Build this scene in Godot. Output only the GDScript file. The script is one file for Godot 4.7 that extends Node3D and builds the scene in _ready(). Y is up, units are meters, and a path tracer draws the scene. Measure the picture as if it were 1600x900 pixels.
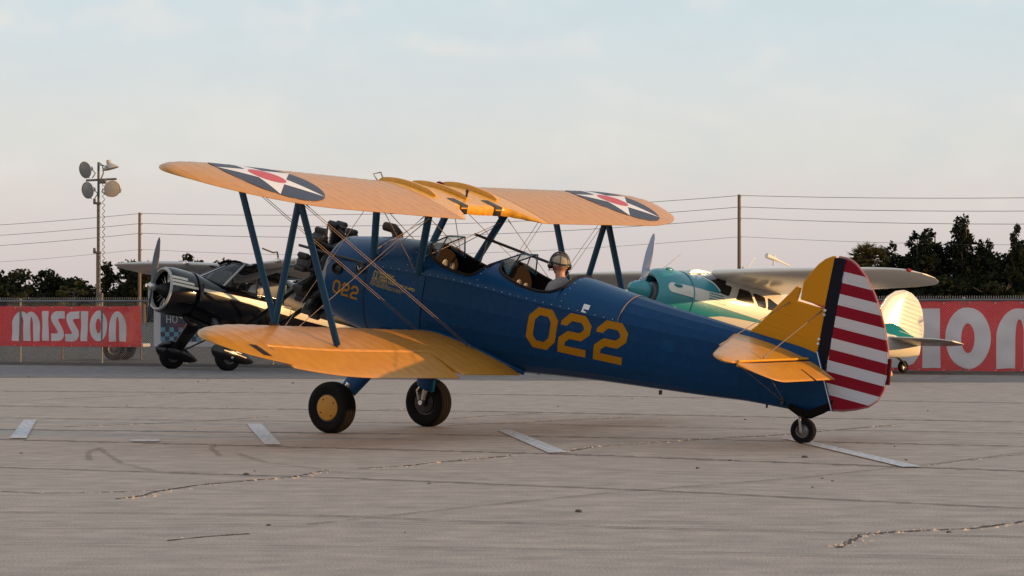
extends Node3D

# ---------------------------------------------------------------- mesh builder
class MB:
	var v := PackedVector3Array()
	var uv := PackedVector2Array()
	var ix := PackedInt32Array()

	func _orient(b0: int, tris: PackedInt32Array, hint: Vector3) -> void:
		var c := Vector3.ZERO
		var n := v.size() - b0
		for i in range(b0, v.size()):
			c += v[i]
		c /= maxf(1.0, n)
		var s := 0.0
		for t in range(0, tris.size(), 3):
			var a := v[tris[t]]
			var q := (v[tris[t + 2]] - a).cross(v[tris[t + 1]] - a)
			if hint == Vector3.ZERO:
				s += q.dot((a + v[tris[t + 1]] + v[tris[t + 2]]) / 3.0 - c)
			else:
				s += q.dot(hint)
		if s < 0:
			for t in range(0, tris.size(), 3):
				var k := tris[t + 1]
				tris[t + 1] = tris[t + 2]
				tris[t + 2] = k
		ix.append_array(tris)

	# rows of points; cu joins the last row to the first, cv the last column to the first
	func grid(P: Array, cu := false, cv := false, hint := Vector3.ZERO, UV = null) -> void:
		var b := v.size()
		var nu := P.size()
		var nv: int = P[0].size()
		for i in nu:
			for j in nv:
				v.append(P[i][j])
				uv.append(UV[i][j] if UV != null else Vector2(float(i) / maxi(1, nu - 1), float(j) / maxi(1, nv - 1)))
		var t := PackedInt32Array()
		for i in (nu if cu else nu - 1):
			var i2 := (i + 1) % nu
			for j in (nv if cv else nv - 1):
				var j2 := (j + 1) % nv
				var a := b + i * nv + j
				var d := b + i2 * nv + j
				var e := b + i2 * nv + j2
				var f := b + i * nv + j2
				t.append_array([a, d, e, a, e, f])
		_orient(b, t, hint)

	func fan(loop: Array, hint := Vector3.ZERO) -> void:
		var b := v.size()
		var c := Vector3.ZERO
		for p in loop:
			c += p
		c /= loop.size()
		v.append(c)
		uv.append(Vector2.ZERO)
		for p in loop:
			v.append(p)
			uv.append(Vector2.ZERO)
		var t := PackedInt32Array()
		for i in loop.size():
			t.append_array([b, b + 1 + i, b + 1 + (i + 1) % loop.size()])
		_orient(b, t, hint if hint != Vector3.ZERO else Vector3.UP)

	func tri(a: Vector3, c: Vector3, d: Vector3, hint := Vector3.ZERO) -> void:
		var b := v.size()
		v.append_array([a, c, d])
		uv.append_array([Vector2.ZERO, Vector2.ZERO, Vector2.ZERO])
		_orient(b, PackedInt32Array([b, b + 1, b + 2]), hint if hint != Vector3.ZERO else Vector3.UP)

	func quad(a: Vector3, c: Vector3, d: Vector3, e: Vector3, hint := Vector3.ZERO) -> void:
		var b := v.size()
		v.append_array([a, c, d, e])
		uv.append_array([Vector2(0, 0), Vector2(1, 0), Vector2(1, 1), Vector2(0, 1)])
		_orient(b, PackedInt32Array([b, b + 1, b + 2, b, b + 2, b + 3]), hint if hint != Vector3.ZERO else Vector3.UP)

	func frames(path: Array) -> Array:
		var out := []
		var up := Vector3.UP
		for i in path.size():
			var d: Vector3 = (path[mini(i + 1, path.size() - 1)] - path[maxi(i - 1, 0)]).normalized()
			if i == 0:
				up = Vector3.UP if absf(d.y) < 0.9 else Vector3.RIGHT
			var r := d.cross(up).normalized()
			up = r.cross(d).normalized()
			out.append([r, up])
		return out

	func tube(path: Array, r, sides := 8, caps := true, closed := false) -> void:
		var fr := frames(path)
		var P := []
		for i in path.size():
			var rad: float = r[i] if r is Array else r
			var row := []
			for k in sides:
				var a := TAU * k / sides
				row.append(path[i] + (fr[i][0] * cos(a) + fr[i][1] * sin(a)) * rad)
			P.append(row)
		grid(P, closed, true)
		if caps and not closed:
			fan(P[0], path[0] - path[1])
			fan(P[-1], path[-1] - path[-2])

	# a streamlined bar: elliptical section with its long axis along chord
	func strut(a: Vector3, b: Vector3, chord: Vector3, la: float, lb: float, th: float, n := 14) -> void:
		var d := (b - a).normalized()
		var cx := (chord - d * chord.dot(d)).normalized()
		var cy := d.cross(cx).normalized()
		var P := []
		for e in [[a, la], [a.lerp(b, 0.5), (la + lb) * 0.5], [b, lb]]:
			var row := []
			for k in n:
				var t := TAU * k / n
				row.append(e[0] + cx * cos(t) * e[1] * 0.5 + cy * sin(t) * th * 0.5 * e[1] / la)
			P.append(row)
		grid(P, false, true)
		fan(P[0], a - b)
		fan(P[2], b - a)

	# profile of (radius, height) round the local Y axis of xf; corners sharper than 30 degrees stay sharp
	func lathe(prof: Array, xf: Transform3D, seg := 24, a0 := 0.0, a1 := TAU) -> void:
		var full := absf(a1 - a0 - TAU) < 1e-4
		var runs := [[prof[0]]]
		for i in range(1, prof.size()):
			runs[-1].append(prof[i])
			if i < prof.size() - 1:
				var d0: Vector2 = (prof[i] - prof[i - 1]).normalized()
				var d1: Vector2 = (prof[i + 1] - prof[i]).normalized()
				if d0.dot(d1) < 0.82:
					runs.append([prof[i]])
		var c0 := xf.origin
		for run in runs:
			var P := []
			for p in run:
				var row := []
				for k in (seg if full else seg + 1):
					var a := a0 + (a1 - a0) * k / seg
					row.append(xf * Vector3(p.x * cos(a), p.y, p.x * sin(a)))
				P.append(row)
			# outward is to the right of the profile's run
			var p0: Vector2 = run[0]
			var p1: Vector2 = run[1]
			var m := (p0 + p1) * 0.5
			var nn := Vector2(p1.y - p0.y, -(p1.x - p0.x))
			var b := v.size()
			var e := ix.size()
			grid(P, false, full, Vector3.ONE)
			# choose the winding from one face
			var am := a0 + (a1 - a0) * 0.5 / seg
			var want := xf.basis * Vector3(nn.x * cos(am), nn.y, nn.x * sin(am))
			var s := 0.0
			for t in [e, e + 3]:
				var A := v[ix[t]]
				s += (v[ix[t + 2]] - A).cross(v[ix[t + 1]] - A).dot(want)
			if s < 0:
				for t in range(e, ix.size(), 3):
					var k2 := ix[t + 1]
					ix[t + 1] = ix[t + 2]
					ix[t + 2] = k2

	func ball(c: Vector3, r: Vector3, seg := 14, basis := Basis.IDENTITY) -> void:
		var pr := []
		for i in range(9):
			var a := -PI / 2 + PI * i / 8.0
			pr.append(Vector2(maxf(cos(a), 0.001), sin(a)))
		lathe(pr, Transform3D(basis * Basis.from_scale(r), c), seg)

	func box(c: Vector3, s: Vector3, basis := Basis.IDENTITY, bev := 0.0) -> void:
		var h := s * 0.5
		if bev <= 0.0:
			for ax in 3:
				for sg in [-1.0, 1.0]:
					var n := Vector3.ZERO
					n[ax] = sg
					var a := (ax + 1) % 3
					var b := (ax + 2) % 3
					var q := []
					for k in [[-1, -1], [1, -1], [1, 1], [-1, 1]]:
						var p := Vector3.ZERO
						p[ax] = sg * h[ax]
						p[a] = k[0] * h[a]
						p[b] = k[1] * h[b]
						q.append(c + basis * p)
					quad(q[0], q[1], q[2], q[3], basis * n)
			return
		for ax in 3:
			var a := (ax + 1) % 3
			var b := (ax + 2) % 3
			for sg in [-1.0, 1.0]:
				var n := Vector3.ZERO
				n[ax] = sg
				var q := []
				for k in [[-1, -1], [1, -1], [1, 1], [-1, 1]]:
					var p := Vector3.ZERO
					p[ax] = sg * h[ax]
					p[a] = k[0] * (h[a] - bev)
					p[b] = k[1] * (h[b] - bev)
					q.append(c + basis * p)
				quad(q[0], q[1], q[2], q[3], basis * n)
			for s1 in [-1.0, 1.0]:
				for s2 in [-1.0, 1.0]:
					var q := []
					for k in [[0, -1], [1, -1], [1, 1], [0, 1]]:
						var p := Vector3.ZERO
						p[ax] = k[1] * (h[ax] - bev)
						p[a] = s1 * (h[a] - (bev if k[0] == 0 else 0.0))
						p[b] = s2 * (h[b] - (0.0 if k[0] == 0 else bev))
						q.append(c + basis * p)
					var n2 := Vector3.ZERO
					n2[a] = s1
					n2[b] = s2
					quad(q[0], q[1], q[2], q[3], basis * n2)
		for sx in [-1.0, 1.0]:
			for sy in [-1.0, 1.0]:
				for sz in [-1.0, 1.0]:
					var sv := Vector3(sx, sy, sz)
					var p := sv * (h - Vector3.ONE * bev)
					tri(c + basis * (p + Vector3(sx * bev, 0, 0)), c + basis * (p + Vector3(0, sy * bev, 0)), c + basis * (p + Vector3(0, 0, sz * bev)), basis * sv)

	func bar(a: Vector3, b: Vector3, w: float, h: float, up := Vector3.UP, bev := 0.0) -> void:
		var d := (b - a).normalized()
		var u := (up - d * up.dot(d)).normalized()
		box((a + b) * 0.5, Vector3((b - a).length(), h, w), Basis(d, u, d.cross(u)), bev)

	# a flat plate: polygon in local XY, thickness along local Z
	func prism(pts: PackedVector2Array, xf: Transform3D, depth: float) -> void:
		var t := Geometry2D.triangulate_polygon(pts)
		var n := pts.size()
		for s in [-0.5, 0.5]:
			var b := v.size()
			for p in pts:
				v.append(xf * Vector3(p.x, p.y, s * depth))
				uv.append(p)
			var q := PackedInt32Array()
			for i in t:
				q.append(b + i)
			_orient(b, q, xf.basis.z * s)
		var cen := Vector2.ZERO
		var area := 0.0
		for i in n:
			area += pts[i].cross(pts[(i + 1) % n])
		for i in n:
			var a := pts[i]
			var c := pts[(i + 1) % n]
			var nn := Vector2(c.y - a.y, a.x - c.x) * signf(area)
			quad(xf * Vector3(a.x, a.y, -depth / 2), xf * Vector3(c.x, c.y, -depth / 2), xf * Vector3(c.x, c.y, depth / 2), xf * Vector3(a.x, a.y, depth / 2), xf.basis * Vector3(nn.x, nn.y, 0))

	# a flat shape cut into small triangles and laid on a surface by f(Vector2) -> Vector3
	func lay(pts: PackedVector2Array, f: Callable, most: float, hint: Vector3) -> void:
		var t := Geometry2D.triangulate_polygon(pts)
		var out := PackedInt32Array()
		var b := v.size()
		var known := {}
		for i in range(0, t.size(), 3):
			_lay_tri(pts[t[i]], pts[t[i + 1]], pts[t[i + 2]], f, most, out, known)
		_orient(b, out, hint)

	func _lay_tri(a: Vector2, b: Vector2, c: Vector2, f: Callable, most: float, out: PackedInt32Array, known: Dictionary) -> void:
		var e := [a.distance_to(b), b.distance_to(c), c.distance_to(a)]
		var k: int = e.find(e.max())
		if e[k] > most:
			var p: Array = [[a, b, c], [b, c, a], [c, a, b]][k]
			var m: Vector2 = (p[0] + p[1]) * 0.5
			_lay_tri(p[0], m, p[2], f, most, out, known)
			_lay_tri(m, p[1], p[2], f, most, out, known)
			return
		# every triangle winds the same way, so shared corners shade smoothly
		var order := [a, b, c] if (b - a).cross(c - a) > 0 else [a, c, b]
		for q in order:
			var key := Vector2i((q * 20000.0).round())
			if not known.has(key):
				known[key] = v.size()
				v.append(f.call(q))
				uv.append(q)
			out.append(known[key])

	func mesh() -> ArrayMesh:
		var n := PackedVector3Array()
		n.resize(v.size())
		for t in range(0, ix.size(), 3):
			var a := v[ix[t]]
			var q := (v[ix[t + 2]] - a).cross(v[ix[t + 1]] - a)
			n[ix[t]] += q
			n[ix[t + 1]] += q
			n[ix[t + 2]] += q
		for i in n.size():
			n[i] = n[i].normalized() if n[i].length_squared() > 1e-20 else Vector3.UP
		var A := []
		A.resize(Mesh.ARRAY_MAX)
		A[Mesh.ARRAY_VERTEX] = v
		A[Mesh.ARRAY_NORMAL] = n
		A[Mesh.ARRAY_TEX_UV] = uv
		A[Mesh.ARRAY_INDEX] = ix
		var m := ArrayMesh.new()
		m.add_surface_from_arrays(Mesh.PRIMITIVE_TRIANGLES, A)
		return m

# ---------------------------------------------------------------- scene helpers
var taken := {}
var M := {}

func numbered(parent: Node, called: String) -> String:
	var key := str(parent.get_instance_id()) + called
	var k: int = taken.get(key, 0)
	taken[key] = k + 1
	return called if k == 0 else "%s_%03d" % [called, k]

func put(parent: Node, called: String, node: Node) -> Node:
	node.name = numbered(parent, called)
	parent.add_child(node, true)
	return node

func part(parent: Node, called: String, mb, mat: Material, kind := "") -> MeshInstance3D:
	var o := MeshInstance3D.new()
	o.mesh = mb.mesh() if mb is MB else mb
	o.material_override = mat
	if kind:
		o.set_meta("kind", kind)
	put(parent, called, o)
	return o

func tag(o: Node, label: String, category := "", group := "", kind := "") -> Node:
	o.set_meta("label", label)
	if category: o.set_meta("category", category)
	if group: o.set_meta("group", group)
	if kind: o.set_meta("kind", kind)
	return o

func thing(called: String, label: String, category: String, xf: Transform3D, group := "") -> Node3D:
	var o := Node3D.new()
	o.transform = xf
	put(self, called, o)
	tag(o, label, category, group)
	return o

func lin(r: float, g: float, b: float, a := 1.0) -> Color:
	var c := Color(r, g, b).linear_to_srgb()
	c.a = a
	return c

func mat(called: String, c: Color, rough := 0.6, metal := 0.0, spec := 0.5) -> StandardMaterial3D:
	var m := StandardMaterial3D.new()
	m.resource_name = called
	m.albedo_color = c
	m.roughness = rough
	m.metallic = metal
	m.metallic_specular = spec
	m.cull_mode = BaseMaterial3D.CULL_DISABLED
	M[called] = m
	return m

func noise_tex(size: int, freq: float, lo: Color, hi: Color, seed_: int, octaves := 4, type := FastNoiseLite.TYPE_SIMPLEX_SMOOTH) -> NoiseTexture2D:
	var n := FastNoiseLite.new()
	n.seed = seed_
	n.frequency = freq
	n.noise_type = type
	n.fractal_octaves = octaves
	var t := NoiseTexture2D.new()
	t.width = size
	t.height = size
	t.seamless = true
	t.noise = n
	var g := Gradient.new()
	g.set_color(0, lo)
	g.set_color(1, hi)
	t.color_ramp = g
	return t

func grey(x: float) -> Color:
	return Color(x, x, x)

# a material's faint mottling: worn, dusty, sun-bleached surfaces
func mottle(m: StandardMaterial3D, tex: Texture2D, scale: float) -> void:
	m.albedo_texture = tex
	m.uv1_triplanar = true
	m.uv1_scale = Vector3.ONE * scale

# smooth curve through a table's column (rows sorted by their first number)
func spl(T: Array, x: float, k: int) -> float:
	var n := T.size()
	if x <= T[0][0]: return T[0][k]
	if x >= T[n - 1][0]: return T[n - 1][k]
	var i := 0
	while x > T[i + 1][0]:
		i += 1
	var x0: float = T[i][0]
	var x1: float = T[i + 1][0]
	var h := x1 - x0
	var s := (float(T[i + 1][k]) - float(T[i][k])) / h
	var m0 := s
	var m1 := s
	if i > 0: 
		var sp := (float(T[i][k]) - float(T[i - 1][k])) / (x0 - float(T[i - 1][0]))
		m0 = 0.0 if sp * s <= 0 else 2.0 * sp * s / (sp + s)
	if i < n - 2:
		var sn := (float(T[i + 2][k]) - float(T[i + 1][k])) / (float(T[i + 2][0]) - x1)
		m1 = 0.0 if sn * s <= 0 else 2.0 * sn * s / (sn + s)
	var t := (x - x0) / h
	return T[i][k] * (1 + 2 * t) * (1 - t) * (1 - t) + m0 * h * t * (1 - t) * (1 - t) + T[i + 1][k] * t * t * (3 - 2 * t) + m1 * h * t * t * (t - 1)

# ---------------------------------------------------------------- stroke lettering
# quads of a stroke of width w along a path, mitred at the bends
func stroke(path: Array, w: float, closed := false) -> Array:
	var n := path.size()
	var L := []
	var R := []
	for i in n:
		var a: Vector2 = path[i - 1] if i > 0 else (path[n - 1] if closed else path[0])
		var b: Vector2 = path[i]
		var c: Vector2 = path[(i + 1) % n] if (i < n - 1 or closed) else path[i]
		var d0 := (b - a).normalized() if a != b else (c - b).normalized()
		var d1 := (c - b).normalized() if c != b else d0
		var m := (d0 + d1).normalized()
		var off := Vector2(-m.y, m.x) * (w * 0.5 / maxf(0.4, m.dot(d0)))
		L.append(b + off)
		R.append(b - off)
	var out := []
	for i in (n if closed else n - 1):
		var j := (i + 1) % n
		out.append(PackedVector2Array([L[i], L[j], R[j], R[i]]))
	return out

const ZERO := [[0.0, 0.22], [0.0, 0.78], [0.26, 1.0], [0.74, 1.0], [1.0, 0.78], [1.0, 0.22], [0.74, 0.0], [0.26, 0.0]]
const TWO := [[0.0, 0.72], [0.0, 0.79], [0.24, 1.0], [0.76, 1.0], [1.0, 0.81], [1.0, 0.63], [0.76, 0.46], [0.26, 0.46], [0.0, 0.28], [0.0, 0.0], [1.06, 0.0]]

func digit(d: int, at: Vector2, w: float, h: float, sw: float) -> Array:
	var p := []
	for q in (ZERO if d == 0 else TWO):
		p.append(at + Vector2(sw / 2 + q[0] * (w - sw), sw / 2 + q[1] * (h - sw)))
	return stroke(p, sw, d == 0)

# ---------------------------------------------------------------- camera, sky, sun
const SUN_AZ := 13.0     # degrees from +x towards the camera side
const SUN_EL := 4.0

func set_stage() -> void:
	var cam := Camera3D.new()
	cam.name = "camera"
	cam.position = Vector3(0, 1.469, 0)
	cam.rotation_degrees = Vector3(0.464, 0, 0)
	cam.fov = 13.164
	cam.near = 0.5
	cam.far = 4000.0
	add_child(cam)
	cam.make_current()
	var az := deg_to_rad(SUN_AZ)
	var el := deg_to_rad(SUN_EL)
	var to_sun := Vector3(cos(az) * cos(el), sin(el), sin(az) * cos(el))
	var e := Environment.new()
	e.background_mode = Environment.BG_SKY
	e.sky = Sky.new()
	var ps := PanoramaSkyMaterial.new()
	ps.panorama = ImageTexture.create_from_image(sky_picture(to_sun))
	e.sky.sky_material = ps
	e.tonemap_mode = Environment.TONE_MAPPER_LINEAR
	e.tonemap_exposure = 1.0
	e.sdfgi_enabled = true
	e.ssao_enabled = true
	e.ssil_enabled = true
	var we := WorldEnvironment.new()
	we.name = "environment"
	we.environment = e
	add_child(we)
	var sun := DirectionalLight3D.new()
	sun.name = "sun"
	sun.light_energy = 1.6
	sun.light_color = Color(1.0, 0.79, 0.52)
	sun.light_angular_distance = 0.5
	sun.shadow_enabled = true
	sun.directional_shadow_max_distance = 150.0
	add_child(sun)
	sun.look_at_from_position(to_sun * 100.0, Vector3.ZERO)

const SKY := [[-90.0, 0.42, 0.37, 0.36], [-0.5, 0.50, 0.44, 0.445], [0.0, 0.58, 0.51, 0.515], [1.2, 0.655, 0.585, 0.565], [2.6, 0.715, 0.665, 0.63],
	[4.0, 0.715, 0.72, 0.69], [5.6, 0.67, 0.73, 0.74], [7.2, 0.62, 0.725, 0.765], [12.0, 0.60, 0.70, 0.76], [25.0, 0.58, 0.66, 0.73], [50.0, 0.56, 0.63, 0.70], [90.0, 0.54, 0.61, 0.68]]

func sky_picture(to_sun: Vector3) -> Image:
	var W := 2048
	var H := 1024
	var cl := FastNoiseLite.new()
	cl.seed = 11
	cl.noise_type = FastNoiseLite.TYPE_SIMPLEX_SMOOTH
	cl.frequency = 1.0
	cl.fractal_octaves = 5
	cl.fractal_gain = 0.55
	cl.domain_warp_enabled = true
	cl.domain_warp_amplitude = 0.7
	cl.domain_warp_frequency = 0.6
	var sx := atan2(to_sun.x, -to_sun.z)
	var px := PackedFloat32Array()
	px.resize(W * H * 3)
	for r in H:
		var el := 90.0 - 180.0 * (r + 0.5) / H
		var base := Vector3(spl(SKY, el, 1), spl(SKY, el, 2), spl(SKY, el, 3))
		var cloudy := smoothstep(0.3, 3.0, el) * (1.0 - smoothstep(22.0, 40.0, el))
		var amt := smoothstep(1.0, 6.5, el)
		var k := r * W * 3
		for c in W:
			var az := (c + 0.5) / W * 360.0 - 180.0
			var col := base
			if cloudy > 0.0:
				var q := cl.get_noise_3d(cos(deg_to_rad(az)) * 14.0, el * (0.72 if el < 10.0 else 0.3), sin(deg_to_rad(az)) * 14.0)
				var w := smoothstep(0.02, 0.5, q) * cloudy
				col = col.lerp(Vector3(0.80, 0.775, 0.745), w * (0.20 + 0.42 * amt))
				var w2 := smoothstep(0.0, -0.5, q) * cloudy
				col = col.lerp(Vector3(0.60, 0.66, 0.70), w2 * 0.28)
			# the glow of the low sun, strongest close round it
			var d := absf(wrapf(deg_to_rad(az) - sx, -PI, PI))
			if d < 1.9 and el > -6.0:
				var e2 := (el - SUN_EL) / 57.3
				var ang2 := d * d + e2 * e2 * 2.2
				col += Vector3(0.34, 0.17, 0.05) * exp(-ang2 / 0.42) + Vector3(2.6, 1.25, 0.36) * exp(-ang2 / 0.035)
			px[k] = col.x
			px[k + 1] = col.y
			px[k + 2] = col.z
			k += 3
	return Image.create_from_data(W, H, false, Image.FORMAT_RGBF, px.to_byte_array())

# ---------------------------------------------------------------- ground
func ribbon(mb: MB, path: Array, width: float, y: float, rng: RandomNumberGenerator, ragged := 0.4, step := 0.12) -> void:
	var pts := []
	for i in path.size() - 1:
		var a := Vector3(path[i][0], y, path[i][1])
		var b := Vector3(path[i + 1][0], y, path[i + 1][1])
		var n := maxi(1, int(a.distance_to(b) / step))
		for k in n:
			pts.append(a.lerp(b, float(k) / n))
	pts.append(Vector3(path[-1][0], y, path[-1][1]))
	var rows := []
	for i in pts.size():
		var d: Vector3 = (pts[mini(i + 1, pts.size() - 1)] - pts[maxi(i - 1, 0)]).normalized()
		var s := Vector3(-d.z, 0, d.x)
		var w := width * 0.5
		rows.append([pts[i] + s * w * (1.0 + rng.randf_range(-ragged, ragged)), pts[i] - s * w * (1.0 + rng.randf_range(-ragged, ragged))])
	mb.grid(rows, false, false, Vector3.UP)

# a spalled crack: two broken lips of concrete standing a little proud of the slab, with dirt between
func crack(parent: Node, path: Array, width: float, high: float, seed_: int, density: float) -> void:
	var rng := RandomNumberGenerator.new()
	rng.seed = seed_
	var dirt := MB.new()
	ribbon(dirt, path, width * 0.35, 0.004, rng, 0.7, 0.05)
	part(parent, "crack_bed", dirt, M.crack_dirt)
	var mb := MB.new()
	for i in path.size() - 1:
		var a := Vector3(path[i][0], 0, path[i][1])
		var b := Vector3(path[i + 1][0], 0, path[i + 1][1])
		var L := a.distance_to(b)
		var d := (b - a) / L
		var s := Vector3(-d.z, 0, d.x)
		var t := 0.0
		while t < L:
			t += rng.randf_range(0.010, 0.035)
			var wave := sin(t * 2.3 + seed_ + i * 1.3) * 0.6 + sin(t * 7.1 + seed_ * 2) * 0.4
			if rng.randf() > density - 0.25 + wave * 0.5:
				continue
			var side := s * rng.randf_range(-0.75, 0.75) * width
			var p := a + d * t + side + s * sin(t * 2.3 + seed_) * width * 0.6
			var l := rng.randf_range(0.012, 0.05)
			var w := rng.randf_range(0.010, 0.03)
			var h := high * rng.randf_range(0.2, 0.75)
			var yaw := rng.randf() * TAU
			var e := Vector3(cos(yaw), 0, sin(yaw))
			var f := Vector3(-e.z, 0, e.x)
			var q := [p + e * l, p + f * w, p - e * l * 0.8, p - f * w * 0.9]
			var top := p + Vector3(rng.randf_range(-0.4, 0.4) * l, h, rng.randf_range(-0.4, 0.4) * w)
			var top2 := top + e * l * 0.4 + Vector3(0, -h * 0.3, 0)
			mb.tri(q[0], q[1], top2, Vector3.UP)
			mb.tri(q[1], top, top2, Vector3.UP)
			mb.tri(q[1], q[2], top, Vector3.UP)
			mb.tri(q[2], q[3], top, Vector3.UP)
			mb.tri(q[3], top2, top, Vector3.UP)
			mb.tri(q[3], q[0], top2, Vector3.UP)
	part(parent, "broken_edge", mb, M.spall, "stuff")

func structure(called: String, label: String, mb, m: Material) -> MeshInstance3D:
	var o := part(self, called, mb, m)
	tag(o, label, "", "", "structure")
	return o

func sheet(pts: Array, y: float) -> MB:
	var mb := MB.new()
	var q := []
	for p in pts:
		q.append(Vector3(p[0], y, p[1]))
	mb.quad(q[0], q[1], q[2], q[3], Vector3.UP)
	return mb

func make_ground() -> void:
	var con := mat("concrete", lin(0.515, 0.425, 0.365), 0.72, 0.0, 0.4)
	con.albedo_texture = noise_tex(1024, 0.012, grey(0.88), grey(1.0), 3, 6)
	con.uv1_triplanar = true
	con.uv1_world_triplanar = true
	con.uv1_scale = Vector3.ONE * 0.23
	con.detail_enabled = true
	con.detail_albedo = noise_tex(1024, 0.05, Color(0.84, 0.83, 0.83), Color(1, 0.99, 0.97), 9, 5)
	con.detail_blend_mode = BaseMaterial3D.BLEND_MODE_MUL
	con.detail_uv_layer = BaseMaterial3D.DETAIL_UV_2
	con.uv2_triplanar = true
	con.uv2_world_triplanar = true
	con.uv2_scale = Vector3(0.021, 0.021, 0.06)
	con.heightmap_enabled = true
	con.heightmap_texture = noise_tex(1024, 0.16, grey(0), grey(1), 5, 4)
	con.heightmap_scale = 0.55
	var asp := mat("asphalt", lin(0.215, 0.20, 0.20), 0.85, 0.0, 0.35)
	mottle(asp, noise_tex(512, 0.03, grey(0.75), grey(1.0), 21, 5), 0.15)
	asp.uv1_world_triplanar = true
	var dry := mat("dry_grass", lin(0.155, 0.14, 0.125), 0.95, 0.0, 0.2)
	mottle(dry, noise_tex(512, 0.04, grey(0.5), grey(1.0), 22, 5), 0.11)
	dry.uv1_world_triplanar = true
	mat("crack_dirt", lin(0.10, 0.09, 0.085), 0.95, 0.0, 0.2)
	mat("spall", lin(0.41, 0.345, 0.30), 0.9, 0.0, 0.2)
	var seal := mat("joint_sealant", lin(0.09, 0.085, 0.085, 0.42), 0.8, 0.0, 0.3)
	seal.transparency = BaseMaterial3D.TRANSPARENCY_ALPHA
	var rub := mat("tyre_rubber_on_concrete", lin(0.05, 0.045, 0.045, 0.22), 0.8, 0.0, 0.3)
	rub.transparency = BaseMaterial3D.TRANSPARENCY_ALPHA
	var paint := mat("road_paint", lin(0.78, 0.77, 0.80), 0.7, 0.0, 0.4)
	mottle(paint, noise_tex(256, 0.05, grey(0.62), grey(1.0), 31, 4), 1.1)
	paint.uv1_world_triplanar = true
	var g := structure("ground", "wide worn concrete airfield apron with cracked slab joints", sheet([[-900, 60], [900, 60], [900, -1500], [-900, -1500]], 0.0), con)
	# dry field that begins at the fence and runs back to the trees
	structure("field", "dry grass field behind the chain link fence", sheet([[-700, -355], [700, 237], [700, -1500], [-700, -1500]], 0.006), dry)
	var st := MB.new()
	var rng := RandomNumberGenerator.new()
	rng.seed = 4
	var rows := []
	for i in 41:
		var t := -0.6 + 2.2 * i / 40.0
		var a := Vector3(-10.84, 0.004, -52.86).lerp(Vector3(10.1, 0.004, -49.22), t)
		var b := Vector3(-13.92, 0.004, -68.2).lerp(Vector3(11.71, 0.004, -57.4), t)
		rows.append([a + Vector3(0, 0, rng.randf_range(-0.25, 0.25)), a.lerp(b, 0.5), b])
	st.grid(rows, false, false, Vector3.UP)
	structure("road", "dark asphalt strip running along the fence", st, asp)
	# joints between slabs
	var J := [[[-6.18, -28.03], [-5.72, -27.90], [-2.73, -26.60], [0.51, -25.09], [3.77, -22.98], [5.12, -22.18]],
		[[-5.11, -23.16], [-4.71, -22.98], [-1.67, -21.67], [1.03, -20.15], [3.75, -18.28], [4.15, -18.00]],
		[[-6.67, -30.25], [-1.50, -29.18], [2.15, -27.90], [6.05, -26.24]],
		[[-8.29, -37.60], [0.00, -35.28], [7.33, -31.76]], [[-9.76, -44.28], [0.00, -42.32], [8.79, -38.10]],
		[[-1.39, -16.93], [-0.19, -18.58], [0.82, -19.87], [2.43, -21.51], [3.98, -23.54], [5.79, -26.24]],
		[[-3.97, -18.00], [-1.36, -17.66], [0.85, -16.64], [3.28, -15.99]], [[-7.4, -33.4], [0.0, -31.6], [6.6, -28.9]]]
	var JW := [0.17, 0.10, 0.16, 0.2, 0.2, 0.035, 0.05, 0.12]
	for i in J.size():
		var mb := MB.new()
		ribbon(mb, J[i], JW[i], 0.004 + 0.0007 * i, rng, 0.75, 0.08)
		part(g, "slab_joint", mb, seal)
	# spalled cracks: [path, width, height, density]
	var C := [[[[2.00, -15.31], [2.26, -16.17], [2.52, -16.40], [2.75, -16.50], [3.07, -16.64], [3.39, -17.03], [3.53, -17.19], [3.87, -17.56]], 0.11, 0.022, 0.95],
		[[[-3.05, -19.20], [-2.90, -19.53], [-2.85, -20.01], [-2.60, -20.73], [-2.19, -21.35], [-1.92, -21.67], [-1.68, -22.61]], 0.10, 0.018, 0.75],
		[[[-1.41, -22.88], [-1.04, -23.16], [-0.67, -23.84], [-0.25, -24.45], [0.0, -24.87]], 0.10, 0.02, 0.8],
		[[[-4.32, -20.08], [-4.10, -20.01], [-3.76, -19.80], [-3.36, -19.87], [-2.87, -20.15]], 0.06, 0.012, 0.5],
		[[[0.52, -25.42], [0.88, -26.48], [1.76, -27.50], [2.87, -28.74]], 0.09, 0.018, 0.75],
		[[[2.40, -28.31], [2.86, -28.59], [3.49, -29.48], [4.23, -30.58], [4.83, -31.41]], 0.10, 0.018, 0.6],
		[[[-5.55, -30.91], [-4.99, -31.41], [-4.06, -32.30], [-3.30, -33.83]], 0.09, 0.014, 0.5],
		[[[-2.86, -34.85], [-2.20, -35.72], [-1.3, -36.6]], 0.10, 0.016, 0.5],
		[[[-0.85, -33.05], [-0.35, -34.03], [0.4, -34.9]], 0.10, 0.014, 0.45],
		[[[-7.63, -39.68], [-7.12, -40.81], [-5.90, -42.63], [-5.30, -43.94]], 0.12, 0.016, 0.55],
		[[[-0.80, -31.24], [0.16, -32.12], [1.64, -33.63]], 0.09, 0.014, 0.5],
		[[[-2.18, -15.77], [-1.94, -16.08], [-1.71, -16.26]], 0.08, 0.016, 0.8],
		[[[3.6, -22.9], [4.6, -24.4], [5.8, -25.9]], 0.04, 0.010, 0.5]]
	for i in C.size():
		crack(g, C[i][0], C[i][1], C[i][2], 50 + i, C[i][3])
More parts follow.
